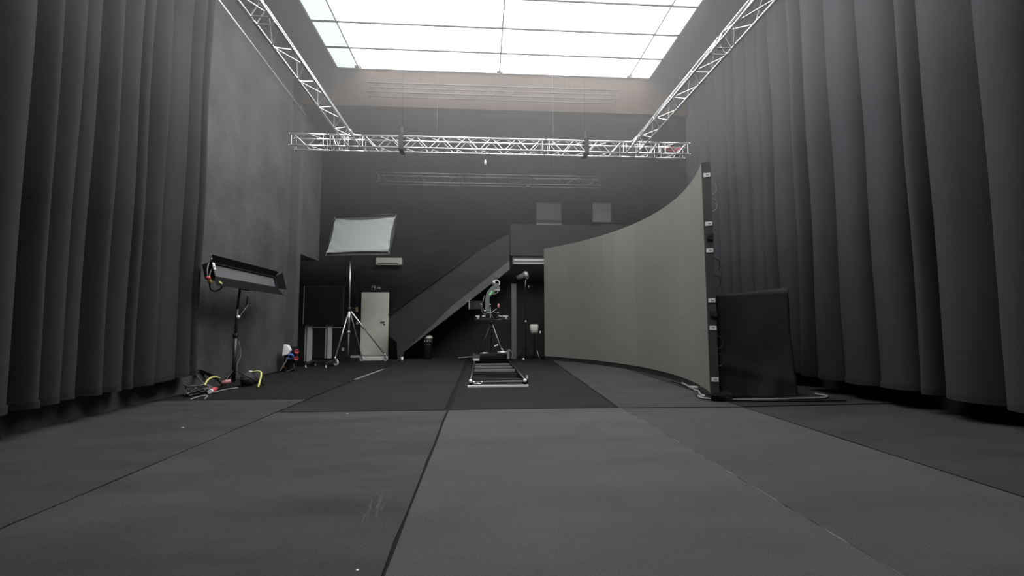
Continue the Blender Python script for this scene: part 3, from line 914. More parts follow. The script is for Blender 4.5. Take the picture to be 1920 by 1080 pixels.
# power distributor on the floor beside the pilaster
D = Vector((-4.72, 11.40, 0))
pdx = thing('power_distributor', 'power socket box with white, blue and red outlets by the pilaster', 'power distributor', (D.x, D.y, 0.012))
bevel(MB().box((D.x-0.13, D.y-0.10, 0.16), (D.x+0.13, D.y+0.12, 0.62)).build('housing', 'black_plastic', pdx), 0.02)
for x_ in (-0.11, 0.07):
    MB().box((D.x+x_, D.y-0.08, 0.013), (D.x+x_+0.04, D.y+0.1, 0.16)).build('foot', 'black_metal', pdx)
bevel(MB().prism([(D.x-0.12, D.y-0.24, 0.40), (D.x+0.01, D.y-0.24, 0.43), (D.x+0.06, D.y-0.22, 0.54), (D.x-0.01, D.y-0.20, 0.66), (D.x-0.11, D.y-0.20, 0.68)], (0, 0.13, 0)).build('outlet_hood', 'tag_white', pdx), 0.015)
for m_, xq, yq, zq, rq, ax_ in (('plug_blue', 0.06, -0.12, 0.40, 0.062, (0.1, -0.9, -0.3)), ('plug_red', 0.15, -0.06, 0.50, 0.052, (0.4, -0.8, 0)), ('plug_red', 0.14, -0.06, 0.33, 0.050, (0.4, -0.8, 0))):
    ol = MB().lathe((D.x+xq, D.y+yq, zq), [(rq, 0), (rq, 0.085), (rq*0.72, 0.085), (rq*0.72, 0.05)], 14, axis=ax_).build('outlet', m_, pdx)
    av = Vector(ax_).normalized()
    c_ = Vector((D.x+xq, D.y+yq, zq))
    MB().cyl(c_+av*0.05, c_+av*0.056, rq*0.7, n=12).build('socket_face', 'black_plastic' if m_ != 'plug_red' else 'pink_plastic', ol)
MB().lathe((D.x-0.02, D.y-0.11, 0.33), [(0.02, 0), (0.033, 0.01), (0.033, 0.05), (0.02, 0.06)], 12, axis=(0, -1, 0)).build('outlet', 'white_paint', pdx)
MB().tube(smoothpath([(D.x-0.02, D.y-0.16, 0.33), (D.x-0.06, D.y-0.24, 0.2), (D.x-0.12, D.y-0.3, 0.05)]), 0.010, 6).build('lead', 'cable_grey', pdx)
MB().tube(smoothpath([(D.x+0.1, D.y-0.1, 0.2), (D.x+0.16, D.y-0.2, 0.1), (D.x+0.06, D.y-0.4, 0.035)]), 0.014, 6).build('lead', 'cable_black', pdx)
c = flo(528, 692, 0.05)
og = thing('orange_clamp', 'small orange clamp lying in the coil by the pilaster', 'clamp', (c.x, c.y, 0.012))
MB().bar(c+Vector((-0.14, 0, 0.02)), c+Vector((0.12, 0.05, 0.05)), 0.06, 0.04).build('handle', 'orange_plastic', og)
MB().bar(c+Vector((-0.13, 0, 0.03)), c+Vector((-0.14, 0.02, 0.11)), 0.03, 0.03).bar(c+Vector((0.0, 0.02, 0.05)), c+Vector((0.08, 0.03, 0.10)), 0.03, 0.025).build('jaw', 'orange_plastic', og)

# ================================================================== MONITOR ON TROLLEY (alcove)
TY = 12.6
tv = thing('monitor_trolley', 'black flat monitor on a trolley with two grey posts in the alcove', 'monitor stand', (-4.5, TY, 0.012))
a, b = at(572, 537, TY), at(644, 608, TY)
bevel(MB().box((a.x, TY-0.04, b.z), (b.x, TY+0.03, a.z)).build('monitor', 'black_plastic', tv), 0.008)
MB().box((a.x+0.02, TY-0.043, b.z+0.02), (b.x-0.02, TY-0.0405, a.z-0.02)).build('screen', 'glass_dark', tv)
MB().box((a.x-0.014, TY-0.035, b.z), (a.x-0.001, TY+0.02, a.z)).build('side_trim', 'aluminium_dull', tv)
for (px0, px1, pyb) in ((570, 582.5, 678), (608.5, 620, 672)):
    p, q = at(px0, 614, TY), at(px1, pyb, TY)
    po = MB().box((p.x+0.075, TY+0.04, q.z), (q.x-0.015, TY+0.12, b.z+0.3)).build('post', 'post_grey', tv)
    MB().box((p.x+0.01, TY+0.05, q.z), (p.x+0.035, TY+0.11, b.z+0.25)).build('post_channel', 'aluminium_dull', po)
MB().box((a.x+0.05, TY+0.05, 1.06), (b.x-0.02, TY+0.09, 1.085)).build('crossbar', 'aluminium_dull', tv)
w0, w1 = flo(555, 690), flo(597, 692)
for (xx, yy) in ((-4.66, TY-0.4), (-4.66, TY+0.26), (-4.12, TY-0.45), (-4.12, TY+0.26)):
    MB().bar((xx, TY+0.08, 0.16), (xx, yy, 0.12), 0.07, 0.05).build('foot', 'black_metal', tv)
    cs = MB().torus((xx, yy, 0.05), 0.03, 0.012, axis=(1, 0, 0), n=14, m=6).build('castor', 'tag_white', tv)
    MB().box((xx-0.018, yy-0.02, 0.06), (xx+0.018, yy+0.02, 0.11)).build('castor_fork', 'black_metal', cs)
MB().box((-4.7, TY+0.03, 0.13), (-4.08, TY+0.13, 0.17)).build('base_bar', 'black_metal', tv)

# ================================================================== BOUNCE FRAME ON ROLLING STAND
BY = 13.3
BC = flo(655, 681)
BC = at(655, 640, BY)
rs = thing('roller_stand', 'tall chrome tripod stand on castors holding the white bounce', 'rolling stand', (BC.x, BY, 0.012))
apex = at(655, 580, BY)
topp = at(657, 486, BY)
X0 = apex.x
MB().cyl((X0, BY, 0.22), (X0, BY, apex.z-0.25), 0.024, n=12).build('lower_tube', 'aluminium_dull', rs)
MB().cyl((X0, BY, 0.95), (X0, BY, apex.z+0.06), 0.03, n=12).build('middle_tube', 'aluminium', rs)
MB().cyl((X0, BY, apex.z), (topp.x, BY, topp.z), 0.022, n=12).build('riser', 'aluminium', rs)
MB().lathe((X0, BY, apex.z-0.04), [(0.05, 0), (0.065, 0.02), (0.065, 0.09), (0.04, 0.11)], 14).build('collar', 'black_metal', rs)
MB().lathe((X0, BY, 0.9), [(0.03, 0), (0.05, 0.01), (0.05, 0.06), (0.03, 0.07)], 14).build('collar', 'aluminium_dull', rs)
MB().cyl((X0, BY, apex.z+0.02), (X0+0.15, BY-0.03, apex.z+0.03), 0.012, n=8).build('lock_handle', 'black_plastic', rs)
wheels = [flo(628, 686), flo(721, 678), Vector((X0+0.12, BY+0.95, 0)), ]
for k, w in enumerate(wheels):
    e = Vector((w.x, w.y, 0.22))
    dirv = (e-Vector((X0, BY, apex.z))).normalized()
    MB().cyl(Vector((X0, BY, apex.z))+dirv*0.06, e, 0.021, 0.021, n=10).build('leg', 'aluminium', rs)
    if k == 1:
        bp_ = Vector((X0, BY, apex.z))+(e-Vector((X0, BY, apex.z)))*0.38
        MB().obox(bp_, dirv, dirv.orthogonal(), dirv.cross(dirv.orthogonal()), 0.05, 0.035, 0.035).build('leg_bracket', 'aluminium_dull', rs)
    cs = MB().cyl(e+Vector((0, 0, 0.03)), (e.x, e.y, 0.17), 0.028, n=10).build('castor_stem', 'chrome', rs)
    ax = Vector((0.35, 1, 0)).normalized()
    wc = Vector((w.x+0.03, w.y, 0.095))
    MB().torus(wc, 0.062, 0.020, axis=ax, n=20, m=8).build('tyre', 'tag_white', cs)
    MB().cyl(wc-ax*0.022, wc+ax*0.022, 0.03, n=14).build('hub', 'aluminium_dull', cs)
    MB().obox(wc+Vector((0, 0, 0.06))-ax*0.03, ax, (0, 0, 1), ax.cross(Vector((0, 0, 1))), 0.005, 0.055, 0.025).obox(wc+Vector((0, 0, 0.06))+ax*0.03, ax, (0, 0, 1), ax.cross(Vector((0, 0, 1))), 0.005, 0.055, 0.025).obox(wc+Vector((0, 0, 0.10)), ax, (0, 0, 1), ax.cross(Vector((0, 0, 1))), 0.035, 0.008, 0.03).build('fork', 'aluminium_dull', cs)
MB().obox((topp.x, BY, topp.z+0.03), (1, 0, 0), (0, 0, 1), (0, 1, 0), 0.05, 0.06, 0.05).build('grip_head', 'black_metal', rs)

# the bounce
bc = at(678, 441, BY-0.05)
uu = Vector((1.87, -0.40, 0.0)).normalized()
vv_ = Vector((0.18, 0.36, 1.10))
vv_ = (vv_-uu*vv_.dot(uu)).normalized()
ww = uu.cross(vv_)                       # points away from the camera side or towards it
if ww.y > 0:
    ww = -ww
HW, HH = 0.97, 0.60
bo = thing('bounce_frame', 'white fabric bounce stretched in a dark frame, tilted forward', 'reflector', bc-vv_*HH)
for s in (-1, 1):
    MB().cyl(bc+uu*s*(HW+0.03)-vv_*(HH+0.1), bc+uu*s*(HW+0.03)+vv_*(HH+0.1), 0.018, n=8).build('frame_tube', 'black_metal', bo)
    MB().cyl(bc-uu*(HW+0.05)+vv_*s*(HH+0.09), bc+uu*(HW+0.05)+vv_*s*(HH+0.09), 0.018, n=8).build('frame_tube', 'black_metal', bo)
MB().prism([bc-uu*(HW+0.02)-vv_*(HH+0.075)-ww*0.03, bc+uu*(HW+0.02)-vv_*(HH+0.075)-ww*0.03, bc+uu*(HW+0.02)+vv_*(HH+0.075)-ww*0.03, bc-uu*(HW+0.02)+vv_*(HH+0.075)-ww*0.03], -ww*0.01).build('net_border', 'mid_grey', bo)
mb = MB()
nu, nv = 36, 24
vv = []
for j in range(nv+1):
    for i in range(nu+1):
        s, t = i/nu*2-1, j/nv*2-1
        sag_t = 0.09*(1-s*s)*(0.5+0.5*t)
        sag_b = -0.035*(1-s*s)*(0.5-0.5*t)
        in_s = 0.07*(1-t*t)
        p = bc+uu*(s*(HW-in_s*0.6))+vv_*(t*HH-sag_t-sag_b)
        wr = 0.012*math.sin(7*s+5*t)*abs(s*t)+0.02*math.sin(12*(s+t))*max(0, abs(s)+abs(t)-1.1)+0.016*math.sin(10*(s-t))*max(0, abs(s)+abs(t)-1.1)
        wr += 0.018*math.exp(-((t+0.9)/0.06)**2)*(1+0.5*math.sin(9*s))
        vv.append(p+ww*(0.03+wr))
mb.add(vv, [(j*(nu+1)+i, j*(nu+1)+i+1, (j+1)*(nu+1)+i+1, (j+1)*(nu+1)+i) for j in range(nv) for i in range(nu)], True)
fb = mb.build('fabric', 'bounce_cloth', bo)
md = fb.modifiers.new('solid', 'SOLIDIFY')
md.thickness = 0.004
for s in (-1, 1):
    for t in (-1, 1):
        MB().cyl(bc+uu*s*HW*0.99+vv_*t*HH*0.99+ww*0.03, bc+uu*s*(HW+0.03)+vv_*t*(HH+0.09), 0.006, n=6).build('tie', 'white_paint', bo)

# ================================================================== WALL ITEMS
ac0, ac1 = at(705, 483, YB-0.2), at(753.5, 497.5, YB-0.2)
ac = thing('air_conditioner', 'off-white wall air conditioner above the cream door', 'air conditioner', ((ac0.x+ac1.x)/2, YB-0.1, ac1.z))
bevel(MB().box((ac0.x, YB-0.22, ac1.z), (ac1.x, YB-0.005, ac0.z)).build('casing', 'off_white', ac), 0.03)
MB().box((ac0.x+0.06, YB-0.228, ac1.z+0.045), (ac1.x-0.12, YB-0.215, ac1.z+0.075)).build('outlet_slot', 'black_plastic', ac)
MB().box((ac0.x+0.04, YB-0.226, ac1.z+0.015), (ac1.x-0.04, YB-0.215, ac1.z+0.04)).build('louvre', 'off_white', ac)

# exit sign
e0, e1 = at(696, 534.5, YB-0.06), at(714.5, 546, YB-0.06)
ez = (e0.z+e1.z)/2
es = thing('exit_sign', 'small dark emergency exit sign with running man over the door', 'sign', ((e0.x+e1.x)/2, YB-0.05, e1.z))
W_, H_ = e1.x-e0.x, e0.z-e1.z
bevel(MB().box((e0.x, YB-0.055, e1.z), (e1.x, YB-0.002, e0.z)).build('sign_body', 'black_metal', es), 0.004)
pg = MB()


def sgn(pts):
    pg.prism([(e0.x+W_*u, YB-0.0565, e1.z+H_*v) for u, v in pts], (0, -0.002, 0))


sgn([(0.06, 0.12), (0.10, 0.12), (0.10, 0.88), (0.06, 0.88)])
sgn([(0.10, 0.80), (0.26, 0.80), (0.26, 0.88), (0.10, 0.88)])
sgn([(0.33, 0.80), (0.36, 0.73), (0.42, 0.75), (0.42, 0.85), (0.36, 0.88)])          # head
sgn([(0.30, 0.70), (0.40, 0.70), (0.44, 0.42), (0.34, 0.40)])                        # body
sgn([(0.34, 0.44), (0.40, 0.42), (0.32, 0.12), (0.26, 0.14)])                        # leg
sgn([(0.38, 0.44), (0.44, 0.42), (0.56, 0.26), (0.52, 0.20)])                        # leg
sgn([(0.38, 0.68), (0.42, 0.62), (0.54, 0.52), (0.52, 0.60)])                        # arm
sgn([(0.20, 0.56), (0.30, 0.62), (0.32, 0.70), (0.18, 0.62)])                        # arm
sgn([(0.62, 0.44), (0.82, 0.44), (0.82, 0.30), (0.96, 0.52), (0.82, 0.74), (0.82, 0.60), (0.62, 0.60)])  # arrow
pg.build('pictogram', 'off_white', es)
for nm, lab, cat, (pa_, pb_), m_ in (('call_point', 'small yellowish plate on the rear wall left of the door', 'wall plate', ((667, 576), (671, 585)), 'cream_plate'),
                                   ('light_switch', 'white light switch beside the cream door', 'switch', ((668, 603), (672, 608)), 'white_paint'),
                                   ('wall_socket', 'white wall socket low behind the rolling stand', 'socket', ((641, 652), (645, 658)), 'white_paint')):
    p, q = at(*pa_, YB-0.02), at(*pb_, YB-0.02)
    o = thing(nm, lab, cat, ((p.x+q.x)/2, YB-0.01, q.z))
    bevel(MB().box((p.x, YB-0.03, q.z), (q.x, YB-0.001, p.z)).build('plate', m_, o), 0.005)
    MB().box((p.x*0.7+q.x*0.3, YB-0.036, q.z*0.7+p.z*0.3), (p.x*0.3+q.x*0.7, YB-0.0305, q.z*0.3+p.z*0.7)).build('rocker', m_, o)

# ================================================================== STAIRCASE
SY = 14.7
sc_ = thing('staircase', 'black staircase with solid balustrade rising right along the rear wall', 'staircase', at(750, 672, SY))


def at2(px, py, dy=0.0):
    v = at(px, py, SY)
    return Vector((v.x, v.y+dy, v.z))


poly = [(729, 594), (731, 631), (744, 641), (745, 672), (756, 672), (757, 659), (955, 505), (955, 438), (891, 474)]
pts3 = [at2(*q) for q in poly]
for i in (3, 4):
    pts3[i].z = 0.012
MB().prism(pts3, (0, 0.07, 0)).build('balustrade', 'stair_black', sc_)
MB().bar(at2(729, 591, -0.02), at2(893, 470, -0.02), 0.10, 0.05).build('handrail', 'black_plastic', sc_)
sp = [at2(757, 660, -0.05), at2(955, 506, -0.05), at2(955, 489, -0.05), at2(846, 575, -0.05), at2(812, 608, -0.05)]
MB().prism(sp, (0, 0.05, 0)).build('lit_stringer', 'stair_steel', sc_)  # paler tone and taper paint the lit band along the stair edge
a, b = at2(768, 650), at2(948, 508)
nst = 15
for k in range(nst):
    t = (k+0.5)/nst
    c = a+(b-a)*t
    MB().box((c.x-0.16, SY+0.075, c.z+0.10), (c.x+0.16, YB-0.03, c.z+0.15)).build('tread', 'mid_grey', sc_)
MB().prism([a+Vector((0, 0.075, 0)), b+Vector((0, 0.075, 0)), b+Vector((0, 0.075, 0.07)), a+Vector((0, 0.075, 0.07))], (0, YB-0.03-SY-0.075, 0)).build('soffit', 'stair_black', sc_)
# gallery at the top of the stairs
g0, g1 = at(957, 420, SY), at(957, 479, SY)
gl = thing('gallery', 'dark grey gallery parapet at the head of the stairs', 'gallery', (3.5, 15.3, g1.z))
MB().box((g0.x, SY, g1.z), (XR-0.01, SY+0.08, g0.z)).build('parapet', 'stair_black', gl)
MB().box((g0.x, SY+0.08, g1.z), (XR-0.01, YB-0.01, g1.z+0.15)).build('deck', 'mid_grey', gl)
f0, f1 = at(961, 482, SY+0.1), at(1030, 496, SY+0.1)
fu = thing('gallery_air_unit', 'long pale slatted air unit under the gallery edge', 'air unit', ((f0.x+f1.x)/2, SY+0.2, f1.z))
bevel(MB().box((f0.x, SY+0.1, f1.z), (f1.x, SY+0.34, g1.z-0.002)).build('casing', 'grey_paint', fu), 0.012)
MB().box((f0.x+0.05, SY+0.085, f1.z+0.12), (f1.x-0.02, SY+0.099, f1.z+0.18)).build('louvre', 'off_white', fu)
MB().box((f0.x+0.05, SY+0.085, f1.z+0.02), (f1.x-0.1, SY+0.099, f1.z+0.06)).build('louvre', 'off_white', fu)
# post under the gallery
p0, p1 = at(959, 533, SY-0.2), at(968, 533, SY-0.2)
pst = thing('support_post', 'grey square steel post standing right of the camera rig', 'post', ((p0.x+p1.x)/2, SY-0.13, 0.012))
MB().box((p0.x, SY-0.2, 0.013), (p1.x, SY-0.06, p0.z)).build('shaft', 'stair_steel', pst)
MB().box((p0.x-0.05, SY-0.25, 0.0125), (p1.x+0.05, SY-0.01, 0.03)).build('foot_plate', 'black_metal', pst)
MB().box((p0.x-0.01, SY-0.21, p0.z), (p1.x+0.01, SY-0.05, p0.z+0.02)).build('cap', 'stair_steel', pst)

# ================================================================== TRACK, DOLLY, CAMERA RIG
trk = thing('camera_track', 'black dolly track with cross ties and a white front bar', 'camera track', (0.28, 8.2, 0.012))
RX0, RX1, TY0, TY1 = -0.21, 0.80, 8.35, 14.1
for x in (RX0, RX1):
    MB().cyl((x, TY0, 0.11), (x-(0.04 if x > 0 else 0), TY1, 0.11), 0.024, n=10).build('rail', 'black_metal', trk)
    MB().box((x-0.02, TY0, 0.02), (x+0.02, TY1, 0.09)).build('rail_bed', 'black_plastic', trk)
    MB().lathe((x, TY0-0.03, 0.105), [(0.012, -0.03), (0.028, -0.02), (0.034, 0), (0.028, 0.02), (0.012, 0.03)], 14, axis=(0, 1, 0)).build('rail_stop', 'tag_white', trk)
for y in (8.75, 9.75, 10.45, 10.62, 11.35, 12.15, 13.0, 13.8):
    MB().box((RX0+0.03, y-0.05, 0.045), (RX1-0.03, y+0.05, 0.085)).build('cross_tie', 'grey_paint' if y in (10.45, 10.62, 11.35, 12.15) else 'black_metal', trk)
MB().box((RX0-0.05, 8.14, 0.0125), (RX1+0.05, 8.20, 0.045)).build('front_bar', 'tag_white', trk)
MB().box((RX0-0.05, 8.20, 0.0125), (RX1+0.05, 8.46, 0.03)).build('front_plate', 'black_metal', trk)
MB().box((RX0+0.02, 8.47, 0.06), (RX1-0.02, 8.50, 0.085)).build('front_tie', 'aluminium_dull', trk)
c = flo(896, 719, 0.03)
for dx in (-0.06, 0.0, 0.06):
    MB().cyl((c.x+dx, 8.33, 0.031), (c.x+dx*1.3, 8.33, 0.10 if dx else 0.07), 0.018, n=8).build('wing_nut', 'chrome', trk)
MB().cyl((c.x-0.06, 8.33, 0.05), (c.x+0.07, 8.33, 0.05), 0.012, n=8).build('wing_bolt', 'chrome', trk)
for k in range(5):
    MB().cyl((RX1+0.05+0.01*k, 8.5+0.13*k, 0.05), (RX1+0.07+0.01*k, 8.54+0.13*k, 0.12), 0.018, n=8).build('rail_clamp', 'aluminium_dull' if k % 2 else 'black_metal', trk)

GY = 13.1
dol = thing('camera_dolly', 'dark wheeled platform dolly standing on the camera track', 'dolly', (0.28, GY, 0.13))
MB().box((RX0-0.02, GY-0.42, 0.27), (RX1+0.0, GY+0.55, 0.31)).build('platform', 'black_metal', dol)
for x in (RX0, RX1-0.04):
    for y in (GY-0.38, GY+0.45):
        bg = MB().box((x-0.06, y-0.16, 0.20), (x+0.06, y+0.16, 0.27)).build('wheel_bogie', 'grey_paint' if x < 0 else 'black_metal', dol)
        for s in (-0.1, 0.1):
            MB().cyl((x-0.07, y+s, 0.165), (x+0.07, y+s, 0.165), 0.03, n=14).build('wheel', 'rubber', bg)
b0 = at(885, 664, GY-0.5)
MB().box((RX0-0.06, GY-0.60, 0.15), (RX0+0.15, GY-0.47, 0.30)).build('battery_block', 'mid_grey', dol)
MB().box((RX0-0.03, GY-0.61, 0.14), (RX0+0.13, GY-0.601, 0.20)).build('battery_plate', 'off_white', dol)
MB().cyl((RX0-0.45, GY-0.5, 0.22), (RX0-0.06, GY-0.52, 0.245), 0.012, n=8).build('push_bar', 'aluminium_dull', dol)
MB().cyl((RX0+0.16, GY-0.5, 0.335), (RX0+0.38, GY-0.5, 0.345), 0.02, n=8).build('steering_rod', 'aluminium', dol)
MB().cyl((RX1-0.36, GY-0.5, 0.36), (RX1-0.08, GY-0.5, 0.36), 0.03, n=10).build('brake_lever', 'aluminium', dol)
MB().cyl((RX1-0.18, GY-0.5, 0.38), (RX1-0.25, GY-0.5, 0.47), 0.012, n=8).build('brake_pin', 'aluminium', dol)
MB().box((RX1-0.10, GY-0.55, 0.18), (RX1-0.03, GY-0.46, 0.42)).build('corner_leg', 'grey_paint', dol)
MB().tube(smoothpath([(RX1-0.05, GY-0.52, 0.45), (RX1+0.04, GY-0.54, 0.36), (RX1+0.05, GY-0.52, 0.24), (RX1-0.02, GY-0.5, 0.2)]), 0.010, 6).build('cable', 'cable_grey', dol)
MB().cyl((RX1-0.45, GY-0.3, 0.52), (RX1-0.34, GY-0.3, 0.56), 0.02, n=8).build('clip', 'tag_white', dol)

rig = thing('camera_rig', 'film camera on a grey curved gimbal arm above its tripod', 'camera rig', (0.25, GY, 0.31))
RY = GY


def rp(px, py, dy=0.0):
    v = at(px, py, RY)
    return Vector((v.x, RY+dy, v.z))


hd = rp(922, 604)
for (qx, qy, ddy, m_) in ((897, 648, -0.25, 'black_metal'), (942, 656, -0.25, 'aluminium_dull'), (921, 645, 0.45, 'black_metal')):
    e = rp(qx, qy, ddy)
    e.z = 0.32
    MB().cyl(hd+Vector((0, 0, 0)), e, 0.013, 0.011, n=8).build('tripod_leg', m_, rig)
MB().lathe(rp(922, 606), [(0.04, 0), (0.08, 0.02), (0.08, 0.05), (0.05, 0.08)], 16).build('tripod_bowl', 'black_metal', rig)
# cross plate with bright dashes
p, q = rp(890, 596), rp(956, 600)
MB().box((p.x, RY-0.08, q.z), (q.x, RY+0.08, p.z)).build('cross_plate', 'black_metal', rig)
for (u, v) in ((892, 899), (904, 910), (936, 940), (942, 952.5)):
    a_, b_ = rp(u, 592), rp(v, 593.5)
    MB().box((a_.x, RY-0.1, b_.z), (b_.x, RY-0.02, a_.z)).build('plate_edge', 'tag_white', rig)
for u in (896, 948):
    a_, b_ = rp(u-1.5, 593), rp(u+2.5, 598)
    MB().box((a_.x, RY-0.09, b_.z), (b_.x, RY-0.03, a_.z)).build('rod_clamp', 'aluminium_dull', rig)
# gimbal arm: silhouette with depth
arm = [(910, 583), (910, 558), (913, 548), (921, 538), (926, 535), (937, 538), (937, 546), (929, 546), (924, 551), (918, 558), (918, 584)]
MB().prism([rp(*q_, -0.07) for q_ in arm], (0, 0.14, 0)).build('gimbal_arm', 'rig_grey', rig)
MB().prism([rp(*q_, -0.076) for q_ in ((916.5, 553), (921.5, 545.5), (924, 546.5), (919, 554))], (0, 0.005, 0)).build('arm_label', 'green_label', rig)
MB().prism([rp(*q_, -0.078) for q_ in ((928, 538), (937, 538), (937, 540), (928, 540))], (0, 0.006, 0)).prism([rp(*q_, -0.078) for q_ in ((928, 542), (937, 542), (937, 545), (928, 545))], (0, 0.006, 0)).build('arm_trim', 'aluminium_dull', rig)
MB().lathe(rp(926, 531, -0.02), [(0.05, -0.05), (0.085, -0.04), (0.085, 0.04), (0.05, 0.05)], 16, axis=(1, 0, 0)).build('pan_motor', 'aluminium_dull', rig)
MB().torus(rp(931, 531, -0.03), 0.088, 0.016, axis=(0, 1, 0), n=22, m=8).build('ring_handle', 'tag_white', rig)
MB().box(rp(927, 532, -0.1), rp(935, 538, -0.02)).build('ring_mount', 'rig_grey', rig)
MB().tube(smoothpath([rp(921, 551, -0.06), rp(927, 552, -0.08), rp(932, 549, -0.08), rp(934, 547, -0.06)]), 0.012, 6).build('arm_cable', 'cable_grey', rig)
MB().tube(smoothpath([rp(909, 554, -0.04), rp(906, 563, -0.07), rp(905, 575, -0.07), rp(908, 585, -0.05)]), 0.010, 6).build('arm_cable', 'cable_grey', rig)
MB().tube(smoothpath([rp(907, 562, -0.04), rp(903, 578, -0.07), rp(906, 588, -0.07), rp(912, 589, -0.05)]), 0.007, 6).build('arm_cable', 'cable_grey', rig)
# monitor on the left
p, q = rp(879, 564), rp(904, 580)
MB().box((p.x+0.03, RY-0.05, q.z), (q.x, RY+0.05, p.z)).build('side_monitor', 'black_plastic', rig)
MB().box((p.x, RY-0.055, q.z), (p.x+0.03, RY+0.05, p.z)).build('lit_monitor_edge', 'aluminium_dull', rig)  # light on the monitor's left edge, painted as a paler strip
MB().box((p.x+0.17, RY-0.054, q.z+0.02), (q.x-0.01, RY-0.0505, p.z-0.02)).build('monitor_face', 'black_metal', rig)
for (u, v) in ((902, 570.5), (919, 571), (933.5, 586.5)):
    c = rp(u, v, -0.09)
    MB().lathe(c, [(0.008, -0.02), (0.02, -0.012), (0.02, 0.012), (0.008, 0.02)], 10, axis=(0, 1, 0)).build('knob', 'tag_white', rig)
# camera body, lens and clamps under the arm
MB().box(rp(907, 583, -0.06), rp(921, 591, 0.1)).build('arm_clamp', 'black_metal', rig)
MB().cyl(rp(907, 583, -0.08), rp(911, 583, -0.08), 0.018, n=8).cyl(rp(912, 587, -0.08), rp(919, 587, -0.08), 0.012, n=8).build('clamp_bolt', 'aluminium', rig)
MB().box(rp(920, 582, -0.05), rp(936, 597, 0.16)).build('camera_body', 'black_plastic', rig)
MB().lathe(rp(928, 590, -0.05), [(0.05, 0), (0.07, 0.01), (0.07, 0.14), (0.058, 0.15)], 18, axis=(0, -1, 0)).build('lens', 'black_metal', rig)
MB().cyl(rp(928, 590, -0.195), rp(928, 590, -0.203), 0.05, n=18).build('lens_glass', 'glass_dark', rig)
MB().bar(rp(919, 588, -0.08), rp(931, 579, -0.08), 0.02, 0.02).build('monitor_arm', 'aluminium_dull', rig)
MB().box(rp(919, 576, -0.07), rp(920.2, 597, -0.04)).build('mount_rod', 'aluminium', rig)
MB().lathe(rp(934.5, 577.5, -0.08), [(0.02, 0), (0.035, 0.01), (0.03, 0.1), (0.012, 0.13)], 12).build('pink_cap', 'pink_plastic', rig)
MB().tube(smoothpath([rp(921, 590, -0.1), rp(925, 596, -0.14), rp(931, 595, -0.14), rp(936, 590, -0.1)]), 0.008, 6).build('camera_cable', 'cable_grey', rig)
MB().cyl(rp(921, 599, -0.1), rp(940, 599, -0.1), 0.008, n=6).build('lower_rod', 'aluminium_dull', rig)

# ================================================================== LIGHTS AND BITS UNDER THE STAIRS
LY = 14.35
s1 = thing('spot_stand', 'small spotlight with bluish lens on a thin black stand', 'spotlight', (at(985.5, 660, LY).x, LY, 0.012))


def lp(px, py, dy=0.0):
    v = at(px, py, LY)
    return Vector((v.x, LY+dy, v.z))


c0, c1 = lp(969, 522), lp(983, 517)
MB().cyl(c0, c1, 0.085, 0.10, n=16).build('housing', 'mid_grey', s1)
dv = (c1-c0).normalized()
MB().lathe(c1, [(0.10, 0), (0.125, 0.02), (0.125, 0.10), (0.10, 0.13)], 16, axis=dv).build('lens_ring', 'aluminium_dull', s1)
for k in range(7):
    t = k*2*math.pi/7
    a_ = dv.orthogonal().normalized()
    b_ = dv.cross(a_)
    c = c1+dv*0.05+(a_*math.cos(t)+b_*math.sin(t))*0.118
    MB().lathe(c, [(0.004, -0.02), (0.02, -0.012), (0.022, 0), (0.02, 0.012), (0.004, 0.02)], 8).build('cooling_fin', 'lens_blue' if k % 2 else 'tag_white', s1)
MB().cyl(c1+dv*0.13, c1+dv*0.135, 0.095, n=16).build('lens', 'lens_blue', s1)
MB().cyl(lp(986, 524), lp(984.5, 540), 0.014, n=8).build('yoke', 'aluminium_dull', s1)
xq = lp(985.5, 600).x
MB().cyl((xq, LY, 0.1), (xq, LY, lp(985, 540).z), 0.012, n=8).build('tube', 'flap_black', s1)
MB().cyl(lp(991.5, 536), lp(991, 541), 0.016, n=8).build('ballast_clip', 'aluminium_dull', s1)
MB().lathe(lp(985.5, 602.5, -0.03), [(0.008, -0.03), (0.026, -0.015), (0.026, 0.015), (0.008, 0.03)], 10).build('knob', 'tag_white', s1)
for ang in (-80, 40, 160):
    dv_ = Vector((math.cos(math.radians(ang)), math.sin(math.radians(ang)), 0))*0.24
    MB().cyl((xq, LY, 0.42), (xq+dv_.x, LY+dv_.y, 0.024), 0.010, n=6).build('leg', 'flap_black', s1)
MB().lathe((xq-0.10, LY-0.28, 0.013), [(0.02, 0), (0.035, 0.01), (0.035, 0.05), (0.015, 0.07)], 10).build('foot_cap', 'tag_white', s1)

